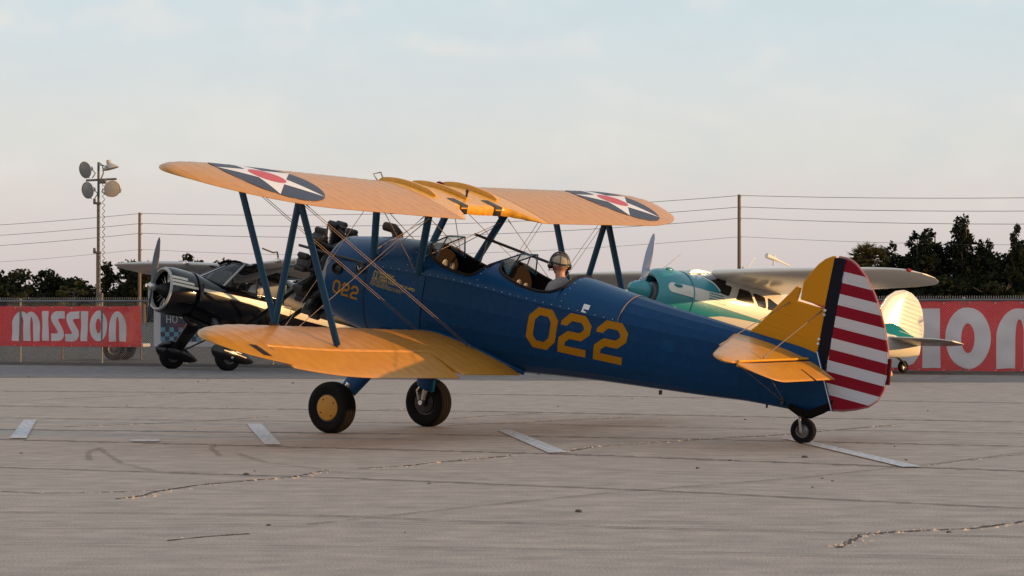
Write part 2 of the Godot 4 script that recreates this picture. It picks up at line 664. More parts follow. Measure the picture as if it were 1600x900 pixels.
	# painted bay lines
	var L := [[[[-5.64, -28.03], [-5.45, -28.03], [-6.22, -32.67], [-6.39, -32.67]], "short white painted line slanting left, at the far left of the apron"],
		[[[-3.36, -31.59], [-3.17, -31.59], [-2.47, -26.73], [-2.65, -26.73]], "white painted line on the concrete just left of the biplane's near wheel"],
		[[[-0.18, -29.94], [0.0, -29.94], [0.57, -25.31], [0.37, -25.20]], "white painted line on the concrete below the biplane's mid fuselage"],
		[[[3.03, -28.03], [3.20, -28.03], [3.78, -22.98], [3.59, -22.98]], "long white painted line running forward from the biplane's tail wheel"],
		[[[-4.24, -27.76], [-3.92, -27.76], [-3.86, -27.36], [-4.17, -27.36]], "small white paint patch between two slanting white lines on the left"]]
	for l in L:
		structure("painted_line", l[1], sheet(l[0], 0.012), paint)
	var TM := [[[-4.07, -24.04], [-4.30, -25.31], [-4.31, -26.24]], [[-4.30, -26.0], [-3.68, -23.54], [-3.22, -22.44], [-2.12, -21.76]], [[-3.20, -26.85], [-3.13, -26.0], [-2.88, -24.66]], [[-2.77, -25.09], [-2.3, -23.6], [-1.5, -22.2], [-0.2, -21.4]],
		[[-3.6, -15.6], [-0.5, -15.2], [3.0, -14.6]], [[-3.4, -16.6], [0.2, -17.1], [3.2, -16.9]], [[0.6, -22.6], [2.4, -21.8], [4.4, -21.6]]]
	for i in TM.size():
		var mb := MB.new()
		ribbon(mb, TM[i], 0.06, 0.0105 + 0.0008 * i, rng, 0.5, 0.15)
		part(g, "tyre_mark", mb, rub)
	# bits of grit and broken sealant lying about
	var grit := MB.new()
	var spots := [[-10.33, -53.35], [-6.24, -49.65], [-6.21, -50.98], [-5.39, -50.08], [-4.28, -48.80], [4.61, -47.59], [3.07, -32.86], [2.88, -24.55], [3.81, -24.14], [1.70, -22.88], [2.10, -24.04], [2.46, -20.44], [2.72, -21.19], [-2.34, -22.01], [2.86, -16.35], [0.48, -18.0], [5.95, -35.72]]
	for i in 50:
		var p: Array = spots[i] if i < spots.size() else [rng.randf_range(-7, 7), -rng.randf_range(14.5, 50)]
		var s := rng.randf_range(0.012, 0.03) * (0.8 if i < spots.size() else 0.4)
		grit.ball(Vector3(p[0], s * 0.3, p[1]), Vector3(s * 1.6, s * 0.6, s), 6, Basis(Vector3.UP, rng.randf() * TAU))
	var go := part(self, "grit", grit, M.crack_dirt)
	tag(go, "dark bits of grit scattered over the concrete apron", "grit", "", "stuff")

# ---------------------------------------------------------------- fence, banners, light tower, poles, trees
const FA := Vector3(-13.92, 0, -67.88)
const FB := Vector3(11.71, 0, -57.07)

func fence_xf(along: float, out := 0.0) -> Transform3D:
	# local x runs along the fence to the right, z towards the apron
	var d := (FB - FA).normalized()
	return Transform3D(Basis(d, Vector3.UP, d.cross(Vector3.UP)), FA + d * along + d.cross(Vector3.UP) * out)

func oval(c: Vector2, rx: float, ry: float, n := 28, a0 := 0.0, a1 := TAU) -> PackedVector2Array:
	var p := PackedVector2Array()
	for i in n:
		var a := a0 + (a1 - a0) * i / (n if absf(a1 - a0 - TAU) < 0.01 else n - 1)
		p.append(c + Vector2(cos(a) * rx, sin(a) * ry))
	return p

func rect(x0: float, y0: float, x1: float, y1: float) -> PackedVector2Array:
	return PackedVector2Array([Vector2(x0, y0), Vector2(x1, y0), Vector2(x1, y1), Vector2(x0, y1)])

# the banner's rounded capitals, one unit tall
func arch_letter(x: float, w: float, stem: float) -> Array:
	# an arch on two legs
	var out := []
	var r := w * 0.5
	var k := 18
	var lift := 0.52
	for i in k:
		var a0 := PI - PI * i / k
		var a1 := PI - PI * (i + 1) / k
		out.append(PackedVector2Array([Vector2(x + r + cos(a0) * r, lift + sin(a0) * (1 - lift)), Vector2(x + r + cos(a1) * r, lift + sin(a1) * (1 - lift)),
			Vector2(x + r + cos(a1) * (r - stem), lift + sin(a1) * (0.82 - lift)), Vector2(x + r + cos(a0) * (r - stem), lift + sin(a0) * (0.82 - lift))]))
	out.append(rect(x, 0, x + stem, lift))
	out.append(rect(x + w - stem, 0, x + w, lift))
	return out

func banner_word() -> Array:
	# each entry is one letter: a list of polygons in units of the letter height
	var W := []
	var m := arch_letter(0.0, 0.66, 0.25)
	for q in arch_letter(0.41, 0.60, 0.25):
		m.append(q)
	W.append(m)
	W.append([rect(1.10, 0, 1.34, 1.0)])
	for x in [1.42, 1.95]:
		W.append([PackedVector2Array([Vector2(x + 0.50, 1.0), Vector2(x + 0.18, 1.0), Vector2(x + 0.07, 0.93), Vector2(x + 0.02, 0.82), Vector2(x + 0.05, 0.66), Vector2(x + 0.25, 0.30),
			Vector2(x + 0.22, 0.25), Vector2(x + 0.0, 0.25), Vector2(x + 0.0, 0.0), Vector2(x + 0.30, 0.0), Vector2(x + 0.43, 0.06), Vector2(x + 0.49, 0.18), Vector2(x + 0.47, 0.34), Vector2(x + 0.27, 0.70), Vector2(x + 0.30, 0.75), Vector2(x + 0.50, 0.75)])])
	W.append([rect(2.50, 0, 2.74, 1.0)])
	var o := []
	for i in 28:
		var a0 := TAU * i / 28
		var a1 := TAU * (i + 1) / 28
		var c := Vector2(3.11, 0.5)
		o.append(PackedVector2Array([c + Vector2(cos(a0) * 0.30, sin(a0) * 0.515), c + Vector2(cos(a1) * 0.30, sin(a1) * 0.515), c + Vector2(cos(a1) * 0.088, sin(a1) * 0.25), c + Vector2(cos(a0) * 0.088, sin(a0) * 0.25)]))
	W.append(o)
	W.append(arch_letter(3.48, 0.60, 0.245))
	return W

# a printed mesh banner with sagging edges, tied behind the wire
func banner(label: String, x0: float, x1: float, y0: float, y1: float, seed_: int) -> Node3D:
	var t := thing("banner", label, "banner", fence_xf(0, -0.03), "red banners tied to the fence")
	var f := func(p: Vector2) -> Vector3:
		return Vector3(p.x, p.y + 0.012 * sin(p.x * 3.1 + seed_) * sin(p.x * 7.7), 0.022 * sin(p.x * 2.3 + p.y * 2.0 + seed_) + 0.010 * sin(p.x * 9.0 - p.y * 6.0) + 0.008 * sin(p.x * 5.0 + p.y * 11.0) - 0.03)
	t.set_meta("surf", f)
	var rows := []
	var n := int((x1 - x0) / 0.06)
	for i in n + 1:
		var row := []
		for j in 21:
			row.append(f.call(Vector2(lerpf(x0, x1, float(i) / n), lerpf(y0, y1, j / 20.0))))
		rows.append(row)
	var mb := MB.new()
	mb.grid(rows, false, false, Vector3.BACK)
	part(t, "cloth", mb, M.banner_red)
	var hem := MB.new()
	for y in [y0 + 0.02, y1 - 0.02]:
		var r2 := []
		for i in n + 1:
			var p: Vector3 = f.call(Vector2(lerpf(x0, x1, float(i) / n), y)) + Vector3(0, 0, 0.003)
			r2.append([p + Vector3(0, 0.02, 0), p - Vector3(0, 0.02, 0)])
		hem.grid(r2, false, false, Vector3.BACK)
	part(t, "hem", hem, M.banner_red)
	var ties := MB.new()
	var x := x0 + 0.05
	while x < x1:
		for y in [y0 + 0.03, y1 - 0.03]:
			ties.lathe([Vector2(0.008, 0), Vector2(0.02, 0), Vector2(0.02, 0.004), Vector2(0.008, 0.004), Vector2(0.008, 0)], Transform3D(Basis(Vector3.RIGHT, PI / 2), f.call(Vector2(x, y)) + Vector3(0, 0, 0.006)), 8)
		x += 0.6
	part(t, "grommets", ties, M.galvanised, "stuff")
	return t

func banner_text(t: Node3D, x: float, y: float, h: float, squash: float) -> void:
	var f: Callable = t.get_meta("surf")
	for letter in banner_word():
		var mb := MB.new()
		var n := 0
		for poly in letter:
			# where the two arches of the M overlap the second lies on the first
			var up := 0.012 if n < 20 else 0.016
			n += 1
			var q := PackedVector2Array()
			for p in poly:
				q.append(Vector2(x + p.x * h * squash, y + p.y * h))
			mb.lay(q, func(p): return f.call(p) + Vector3(0, 0, up), 0.07, Vector3.BACK)
		part(t, "letter", mb, M.banner_white)

func make_fence() -> void:
	mat("galvanised", lin(0.55, 0.55, 0.56), 0.5, 0.4)
	mat("post_steel", lin(0.17, 0.16, 0.155), 0.6, 0.3)
	mat("fence_rail", lin(0.16, 0.17, 0.19), 0.5, 0.4)
	var red := mat("banner_red", lin(0.84, 0.050, 0.055, 0.95), 0.8, 0.0, 0.1)
	red.transparency = BaseMaterial3D.TRANSPARENCY_ALPHA
	red.backlight_enabled = true
	red.backlight = Color(0.12, 0.03, 0.03)
	var white := mat("banner_white", lin(0.84, 0.76, 0.76, 0.96), 0.8, 0.0, 0.1)
	white.transparency = BaseMaterial3D.TRANSPARENCY_ALPHA
	var t := thing("chain_link_fence", "grey chain link fence with top rail running behind the parked airplanes", "fence", fence_xf(0))
	var lo := -14.0
	var hi := 33.0
	var H := 1.66
	var wires := MB.new()
	var step := 0.056
	var x := lo - H
	while x < hi + H:
		for s in [1.0, -1.0]:
			var a := Vector3(x, 0.02, 0.004 * s + 0.012)
			var b := Vector3(x + s * (H + 0.03), H + 0.05, 0.004 * s + 0.012)
			if minf(a.x, b.x) > lo and maxf(a.x, b.x) < hi:
				wires.tube([a, b], 0.0018, 3, false)
				wires.tube([b, b + Vector3(-s * 0.012, 0.045, 0)], 0.003, 3, false)
		x += step
	part(t, "wire_mesh", wires, M.galvanised, "stuff")
	var rail := MB.new()
	rail.tube([Vector3(lo, H, 0), Vector3(hi, H, 0)], 0.024, 10)
	part(t, "top_rail", rail, M.fence_rail)
	var post := MB.new()
	post.lathe([Vector2(0.028, -0.02), Vector2(0.028, H + 0.02), Vector2(0.036, H + 0.02), Vector2(0.03, H + 0.06), Vector2(0.001, H + 0.075)], Transform3D.IDENTITY, 12)
	var pm := post.mesh()
	var px := 3.183 - 2.58 * 6
	while px < hi:
		var o := part(t, "post", pm, M.post_steel)
		o.position = Vector3(px, 0, -0.075)
		px += 2.58
	# banners
	var d := (FB - FA).normalized()
	var b1 := banner("long red banner with white lettering on the fence at the far left", -2.6, 4.41, 0.44, 1.52, 1)
	banner_text(b1, 0.346, 0.585, 0.80, 1.10)
	var b2 := banner("tall red banner with huge white lettering on the fence behind the striped rudder", 19.9, 30.2, 0.02, 1.63, 2)
	banner_text(b2, 21.02, 0.085, 1.38, 1.28)
	# blue and white chequered banner
	var wm := mat("banner_paper", lin(0.68, 0.64, 0.66), 0.7, 0.0, 0.3)
	var navy := mat("banner_navy", lin(0.035, 0.04, 0.075), 0.7, 0.0, 0.3)
	var sky := mat("banner_sky_blue", lin(0.16, 0.36, 0.52), 0.7, 0.0, 0.3)
	var rd := mat("banner_print_red", lin(0.45, 0.03, 0.06), 0.7, 0.0, 0.3)
	var b3 := thing("banner", "white banner with blue and navy chequers on the fence, behind the black airplane's wheels", "banner", fence_xf(0, -0.03))
	var cl := MB.new()
	cl.box(Vector3(6.9, 0.99, -0.02), Vector3(4.2, 1.06, 0.008), Basis.IDENTITY, 0.002)
	part(b3, "cloth", cl, wm)
	var nv := MB.new()
	nv.box(Vector3(5.62, 1.02, -0.012), Vector3(1.22, 0.86, 0.004), Basis.IDENTITY, 0.001)
	part(b3, "print_panel", nv, navy)
	for i in 9:
		for j in 7:
			if (i + j) % 2 == 0 and (j < 3 or j > 5):
				var cx := 5.08 + 0.135 * i
				var cy := 0.66 + 0.122 * j
				var ck := MB.new()
				ck.box(Vector3(cx, cy, -0.009), Vector3(0.13, 0.118, 0.003))
				part(b3, "chequer", ck, sky)
	var hm := TextMesh.new()
	hm.text = "HO"
	hm.font = SystemFont.new()
	hm.font.font_names = PackedStringArray(["Droid Sans"])
	hm.font_size = 20
	hm.pixel_size = 0.0135
	hm.depth = 0.004
	var ho := part(b3, "letter", hm, wm)
	ho.position = Vector3(5.36, 1.17, -0.006)
	for k in 2:
		var tm := TextMesh.new()
		tm.text = ["CHAMPIONSHIP", "RACING"][k]
		tm.font = hm.font
		tm.font_size = 20
		tm.pixel_size = 0.0042
		tm.depth = 0.004
		var to := part(b3, "small_print", tm, rd)
		to.position = Vector3(5.66, 1.02 - 0.085 * k, -0.006)

func lamp_head(parent: Node, at: Vector3, face: Vector3) -> void:
	# a shallow dish on a bent bail arm
	var y := face.normalized()
	var x := y.cross(Vector3.UP).normalized()
	var xf := Transform3D(Basis(x, y, x.cross(y)), at)
	var mb := MB.new()
	mb.lathe([Vector2(0.001, -0.24), Vector2(0.06, -0.24), Vector2(0.075, -0.13), Vector2(0.15, -0.07), Vector2(0.235, 0.0), Vector2(0.245, 0.02), Vector2(0.23, 0.025)], xf, 24)
	var o := part(parent, "lamp_head", mb, M.lamp_shell)
	var g := MB.new()
	g.lathe([Vector2(0.23, 0.012), Vector2(0.15, 0.03), Vector2(0.001, 0.04)], xf, 24)
	part(o, "lens", g, M.lamp_lens)
	var arm := MB.new()
	var up := (Vector3.UP - y * y.y).normalized()
	for s in [-1.0, 1.0]:
		arm.tube([at + x * 0.26 * s, at + x * 0.27 * s - y * 0.10 - up * 0.12, at - y * 0.16 - up * 0.26 + x * 0.06 * s], 0.013, 6)
	part(o, "bracket", arm, M.tower_steel)

func make_tower() -> void:
	var st := mat("tower_steel", lin(0.13, 0.115, 0.10), 0.6, 0.4)
	mat("lamp_shell", lin(0.42, 0.38, 0.32), 0.5, 0.35)
	mat("lamp_lens", lin(0.22, 0.22, 0.22), 0.35, 0.0)
	mat("rubber", lin(0.010, 0.009, 0.009), 0.85, 0.0, 0.25)
	mat("trailer_paint", lin(0.38, 0.36, 0.34), 0.5, 0.0)
	mat("trailer_orange", lin(0.30, 0.29, 0.28), 0.5, 0.0)
	var base := Vector3(-11.75, 0, -70.9)
	var t := thing("light_tower", "portable floodlight mast with four round lamps, behind the left red banner", "light tower", Transform3D(Basis(Vector3.UP, deg_to_rad(-4)), base))
	var mast := MB.new()
	mast.bar(Vector3(0, 0.5, 0), Vector3(0, 3.05, 0), 0.11, 0.11, Vector3.RIGHT, 0.012)
	part(t, "mast_section", mast, st)
	var m2 := MB.new()
	m2.bar(Vector3(0, 2.9, 0), Vector3(0, 4.45, 0), 0.08, 0.08, Vector3.RIGHT, 0.01)
	part(t, "mast_section", m2, st)
	var m3 := MB.new()
	m3.bar(Vector3(0, 4.4, 0), Vector3(0, 5.62, 0), 0.06, 0.06, Vector3.RIGHT, 0.008)
	part(t, "mast_section", m3, st)
	for y in [3.05, 4.45]:
		var col := MB.new()
		col.box(Vector3(0, y, 0), Vector3(0.14, 0.07, 0.14), Basis.IDENTITY, 0.01)
		col.box(Vector3(-0.11, y + 0.05, 0.02), Vector3(0.07, 0.16, 0.06), Basis.IDENTITY, 0.01)
		part(t, "mast_collar", col, st)
	var jb := MB.new()
	jb.box(Vector3(0.10, 1.75, 0.05), Vector3(0.09, 0.3, 0.09), Basis.IDENTITY, 0.01)
	part(t, "junction_box", jb, st)
	var cr := MB.new()
	cr.bar(Vector3(-0.36, 5.10, 0), Vector3(0.52, 5.14, 0.0), 0.06, 0.06, Vector3.UP, 0.006)
	cr.box(Vector3(0.12, 5.08, 0), Vector3(0.2, 0.14, 0.12), Basis.IDENTITY, 0.01)
	cr.tube([Vector3(0.03, 5.6, 0), Vector3(0.12, 5.52, 0), Vector3(0.14, 5.3, 0), Vector3(0.06, 5.12, 0)], 0.018, 6)
	part(t, "crossbar", cr, st)
	lamp_head(t, Vector3(-0.36, 5.40, 0.05), Vector3(-0.55, -0.2, 0.85))
	lamp_head(t, Vector3(0.33, 5.45, -0.05), Vector3(0.25, -0.93, 0.0))
	lamp_head(t, Vector3(-0.28, 4.82, 0.08), Vector3(-0.55, -0.15, 0.85))
	lamp_head(t, Vector3(0.42, 4.86, 0.12), Vector3(0.45, -0.25, 0.9))
	var coil := []
	for i in 190:
		var a := i * 0.62
		coil.append(Vector3(0.17 + 0.03 * cos(a), 5.05 - i * 0.0165, 0.09 + 0.03 * sin(a)))
	var cm := MB.new()
	cm.tube(coil, 0.008, 5)
	part(t, "coiled_cable", cm, M.rubber)
	# the trailer the mast stands on
	var ch := MB.new()
	ch.box(Vector3(0.2, 0.42, 0), Vector3(2.4, 0.09, 0.9), Basis.IDENTITY, 0.01)
	ch.bar(Vector3(-1.0, 0.42, 0), Vector3(-2.0, 0.40, 0), 0.08, 0.08, Vector3.UP, 0.008)
	part(t, "chassis", ch, M.trailer_paint)
	var bx := MB.new()
	bx.box(Vector3(0.42, 0.92, 0), Vector3(1.0, 0.85, 0.95), Basis.IDENTITY, 0.06)
	part(t, "engine_cover", bx, M.trailer_orange)
	for s in [-1.0, 1.0]:
		var fd := MB.new()
		fd.box(Vector3(0.6, 0.66, 0.62 * s), Vector3(0.9, 0.05, 0.28), Basis.IDENTITY, 0.015)
		part(t, "mudguard", fd, M.trailer_paint)
	for s in [-1.0, 1.0]:
		wheel(t, Vector3(0.62, 0.33, 0.62 * s), Vector3(0, 0, s), 0.33, 0.11, M.rubber, M.tower_steel)
	for x in [-0.9, 1.35]:
		var leg := MB.new()
		leg.bar(Vector3(x, 0.02, 0.55), Vector3(x, 0.55, 0.55), 0.05, 0.05, Vector3.RIGHT, 0.005)
		leg.box(Vector3(x, 0.015, 0.55), Vector3(0.16, 0.03, 0.16))
		part(t, "jack_leg", leg, st)

# a tyre with three tread grooves and a dished rim; out is the outer side
func wheel(parent: Node, at: Vector3, out: Vector3, r: float, half: float, rub: Material, rimm: Material, hub: Material = null) -> Node3D:
	var y := out.normalized()
	var x := Vector3.UP.cross(y).normalized()
	if x.length() < 0.5: x = Vector3.RIGHT
	var xf := Transform3D(Basis(x, y, x.cross(y)), at)
	var mb := MB.new()
	var pr := []
	var ri := r * 0.50
	for i in 9:
		var a := -PI / 2 - 0.35 + (PI + 0.7) * i / 8.0
		pass
	pr.append(Vector2(ri, -half * 0.72))
	pr.append(Vector2(ri * 1.12, -half * 0.86))
	pr.append(Vector2(r * 0.78, -half))
	pr.append(Vector2(r * 0.90, -half * 0.90))
	pr.append(Vector2(r * 0.965, -half * 0.70))
	for g in 3:
		var gy := half * (-0.40 + 0.40 * g)
		pr.append(Vector2(r * (0.99 + 0.01 * (1 - absf(g - 1.0))), gy - half * 0.07))
		pr.append(Vector2(r * 0.965, gy - half * 0.03))
		pr.append(Vector2(r * 0.965, gy + half * 0.03))
		pr.append(Vector2(r * (0.99 + 0.01 * (1 - absf(g - 1.0))), gy + half * 0.07))
	pr.append(Vector2(r * 0.965, half * 0.70))
	pr.append(Vector2(r * 0.90, half * 0.90))
	pr.append(Vector2(r * 0.78, half))
	pr.append(Vector2(ri * 1.12, half * 0.86))
	pr.append(Vector2(ri, half * 0.72))
	mb.lathe(pr, xf, 40)
	var w := Node3D.new()
	put(parent, "wheel", w)
	part(w, "tyre", mb, rub)
	var rm := MB.new()
	rm.lathe([Vector2(ri, -half * 0.72), Vector2(ri * 0.9, -half * 0.60), Vector2(ri * 0.8, -half * 0.2), Vector2(ri * 0.8, half * 0.2), Vector2(ri * 0.9, half * 0.60), Vector2(ri, half * 0.74), Vector2(ri * 1.05, half * 0.80), Vector2(ri * 1.0, half * 0.62)], xf, 32)
	rm.lathe([Vector2(ri * 0.82, half * 0.1), Vector2(ri * 0.45, half * 0.3), Vector2(ri * 0.4, half * 0.62), Vector2(0.001, half * 0.66)], xf, 24)
	part(w, "rim", rm, rimm)
	if hub != null:
		var hb := MB.new()
		hb.lathe([Vector2(ri * 0.97, half * 0.80), Vector2(ri * 0.97, half * 0.85), Vector2(ri * 0.8, half * 0.90), Vector2(0.001, half * 0.94)], xf, 32)
		part(w, "hub_cap", hb, hub)
		var bo := MB.new()
		for k in 4:
			var a := PI / 4 + k * PI / 2
			bo.ball(xf * Vector3(cos(a) * ri * 0.72, half * 0.91, sin(a) * ri * 0.72), Vector3.ONE * 0.009, 8)
		part(w, "hub_bolts", bo, M.dark_metal, "stuff")
	return w

func make_poles() -> void:
	var wood := mat("pole_wood", lin(0.15, 0.11, 0.08), 0.85)
	mat("insulator", lin(0.3, 0.28, 0.26), 0.4)
	mat("cable", lin(0.05, 0.048, 0.045), 0.6)
	mat("pole_pale", lin(0.55, 0.5, 0.42), 0.7)
	var P := [Vector3(-37.3, 0, -250), Vector3(19.85, 0, -218)]
	var dirv := Vector3(57.15, 0, 32).normalized()
	var H := [11.0, 11.35]
	var D := [0.30, 0.30]
	for i in 2:
		var lab: String = ["weathered utility pole standing behind the black airplane's wing", "tall utility pole standing behind the teal and cream airplane's cabin"][i]
		var t := thing("utility_pole", lab, "utility pole", Transform3D(Basis(Vector3.UP, 0), P[i]), "wooden utility poles")
		var mb := MB.new()
		mb.lathe([Vector2(0.17, -0.1), Vector2(0.165, 4.0), Vector2(0.14, H[i]), Vector2(0.10, H[i] + 0.06), Vector2(0.001, H[i] + 0.06)], Transform3D.IDENTITY, 12)
		part(t, "pole", mb, wood)
		for k in 4:
			var y: float = H[i] - 0.15 - [0.0, 1.0, 1.98, 3.6][k]
			var ins := MB.new()
			var s := Vector3(dirv.z, 0, -dirv.x)
			ins.tube([s * 0.12 + Vector3(0, y - 0.06, 0), s * 0.34 + Vector3(0, y, 0)], 0.03, 6)
			ins.lathe([Vector2(0.02, -0.02), Vector2(0.06, 0), Vector2(0.04, 0.05), Vector2(0.06, 0.07), Vector2(0.03, 0.13), Vector2(0.001, 0.14)], Transform3D(Basis.IDENTITY, s * 0.34 + Vector3(0, y, 0)), 8)
			part(t, "insulator", ins, M.insulator)
		if i == 1:
			var bx := MB.new()
			bx.bar(Vector3(0.3, 3.2, 0.25), Vector3(0.3, 5.1, 0.25), 0.16, 0.16, Vector3.RIGHT, 0.02)
			part(t, "riser_pipe", bx, M.pole_pale)
	# four wires that sag from pole to pole and run out of the picture
	var names := ["topmost overhead wire between the utility poles", "second overhead wire from the top between the utility poles", "third overhead wire from the top between the utility poles", "lowest overhead wire between the utility poles"]
	for k in 4:
		var drop: float = [0.0, 1.0, 1.98, 3.6][k]
		var mb := MB.new()
		var span: Vector3 = P[1] - P[0]
		var s := Vector3(dirv.z, 0, -dirv.x) * 0.34
		var path := []
		for sp in range(-1, 2):
			var a: Vector3 = P[0] + span * sp
			var b: Vector3 = a + span
			var ha: float = (H[0] if sp <= 0 else H[1]) - drop - 0.02 + (-0.9 if sp == -1 else 0.0)
			var hb: float = (H[0] if sp < 0 else H[1]) - drop - 0.02 + (-0.1 if sp == 1 else 0.0)
			for j in 16:
				var t := j / 16.0
				path.append(a.lerp(b, t) + s + Vector3(0, lerpf(ha, hb, t) - 4.0 * t * (1 - t) * (0.75 + 0.1 * k), 0))
		mb.tube(path, 0.022 if k < 3 else 0.014, 5)
		var o := part(self, "overhead_wire", mb, M.cable)
		tag(o, names[k], "wire", "overhead wires between the poles")

# ---- trees: a tapered trunk with limbs, and a crown of many small leaf sprays
func leaf(mb: MB, p: Vector3, size: float, rng: RandomNumberGenerator, up_bias: float) -> void:
	var n := Vector3(rng.randfn(), rng.randfn() * 0.7 + up_bias, rng.randfn()).normalized()
	var a := n.cross(Vector3(rng.randfn(), rng.randfn(), rng.randfn())).normalized() * size
	var b := n.cross(a).normalized() * size * rng.randf_range(0.35, 0.7)
	var base := mb.v.size()
	mb.v.append_array([p - a, p + b * 0.8 - a * 0.1, p + a, p - b])
	for i in 4: mb.uv.append(Vector2.ZERO)
	mb.ix.append_array([base, base + 1, base + 2, base, base + 2, base + 3])

func tree_meshes(kind: String, seed_: int) -> Array:
	var rng := RandomNumberGenerator.new()
	rng.seed = seed_
	var wood := MB.new()
	var crown := MB.new()
	if kind == "palm":
		wood.tube([Vector3.ZERO, Vector3(0.1, 2.5, 0), Vector3(0.0, 5.4, 0.1)], [0.28, 0.2, 0.2], 8)
		for i in 130:
			var yaw := rng.randf() * TAU
			var el := rng.randf_range(-0.75, 1.35)
			var d := Vector3(cos(yaw) * cos(el), sin(el), sin(yaw) * cos(el))
			var L := rng.randf_range(1.1, 1.75)
			var path := []
			for k in 5:
				path.append(Vector3(0, 5.5, 0) + d * L * k / 4.0 + Vector3(0, -0.35 * pow(k / 4.0, 2), 0))
			wood.tube(path, 0.018, 3, false)
			var tip: Vector3 = path[3]
			for k in 20:
				var a := rng.randf_range(-1.2, 1.2)
				var side := d.cross(Vector3.UP).normalized()
				var q := (d * cos(a) + side * sin(a) + Vector3(0, rng.randf_range(-0.25, 0.1), 0)).normalized()
				var w := q.cross(Vector3(rng.randfn(), rng.randfn(), rng.randfn())).normalized() * 0.045
				var base := crown.v.size()
				var l2 := rng.randf_range(0.55, 0.95)
				crown.v.append_array([tip - w, tip + w, tip + q * l2 + Vector3(0, -0.12, 0)])
				for z in 3: crown.uv.append(Vector2.ZERO)
				crown.ix.append_array([base, base + 1, base + 2])
		return [wood.mesh(), crown.mesh()]
	var H := 1.0
	var blobs := []   # [centre, radius xyz]
	if kind == "tall":
		H = 9.0
		wood.tube([Vector3(0, -0.1, 0), Vector3(0.1, 3, 0.05), Vector3(0.0, 6, 0), Vector3(0.1, 8.6, 0)], [0.26, 0.2, 0.12, 0.03], 8)
		for s in rng.randi_range(3, 4):
			# plumes that reach different heights
			var yaw := rng.randf() * TAU
			var off := Vector3(cos(yaw), 0, sin(yaw)) * rng.randf_range(0.2, 1.6)
			var top := rng.randf_range(6.2, 9.0) if s > 0 else 9.0
			wood.tube([Vector3(0, 2.0, 0), off * 0.7 + Vector3(0, 3.4, 0), off + Vector3(0, top * 0.85, 0)], [0.12, 0.09, 0.03], 6)
			var y := 1.3
			while y < top:
				var r := 1.25 * (1.0 - pow((y - 1.0) / (top - 0.6), 2.2)) + 0.25
				blobs.append([off * minf(1.0, y / 5.0) + Vector3(rng.randf_range(-0.4, 0.4), y, rng.randf_range(-0.4, 0.4)), Vector3(r, 0.75, r) * rng.randf_range(0.7, 1.05)])
				y += rng.randf_range(0.55, 0.8)
	elif kind == "oak":
		H = 6.0
		wood.tube([Vector3(0, -0.1, 0), Vector3(0.05, 1.2, 0), Vector3(0.1, 2.6, 0.1)], [0.3, 0.22, 0.16], 8)
		for s in 13:
			var yaw := s * 2.4 + rng.randf()
			var rr := rng.randf_range(0.4, 2.3)
			var c := Vector3(cos(yaw) * rr, rng.randf_range(1.6, 5.4 - rr * 0.55), sin(yaw) * rr)
			wood.tube([Vector3(0.05, 1.5, 0.05), Vector3(c.x * 0.5, lerpf(1.5, c.y, 0.6), c.z * 0.5), c], [0.10, 0.06, 0.02], 5)
			blobs.append([c, Vector3(1.0, 0.75, 1.0) * rng.randf_range(0.6, 1.15)])
			if s % 3 == 0:
				blobs.append([c + Vector3(rng.randf_range(-0.9, 0.9), rng.randf_range(0.3, 0.8), rng.randf_range(-0.9, 0.9)), Vector3(0.45, 0.4, 0.45)])
	else: # thin: an open, half bare tree
		H = 6.0
		wood.tube([Vector3(0, -0.1, 0), Vector3(0.1, 2, 0), Vector3(0, 4.6, 0.1)], [0.2, 0.13, 0.04], 7)
		for s in 16:
			var yaw := s * 2.4 + rng.randf()
			var y0 := rng.randf_range(1.2, 4.2)
			var L := rng.randf_range(0.8, 1.9)
			var e := Vector3(cos(yaw) * L, y0 + L * rng.randf_range(0.4, 1.1), sin(yaw) * L)
			wood.tube([Vector3(0.05, y0, 0), Vector3(e.x * 0.5, lerpf(y0, e.y, 0.4), e.z * 0.5), e], [0.05, 0.035, 0.012], 4)
			if s % 3 != 0:
				blobs.append([e, Vector3(0.55, 0.4, 0.55) * rng.randf_range(0.6, 1.1)])
	for b in blobs:
		var vol: float = b[1].x * b[1].y * b[1].z
		var n := int(clampf(230 * pow(vol, 0.6), 60, 360))
		for i in n:
			var d := Vector3(rng.randfn(), rng.randfn(), rng.randfn()).normalized() * pow(rng.randf(), 0.45)
			leaf(crown, b[0] + d * b[1] * rng.randf_range(0.9, 1.12), rng.randf_range(0.12, 0.28), rng, 0.2)
	return [wood.mesh(), crown.mesh()]

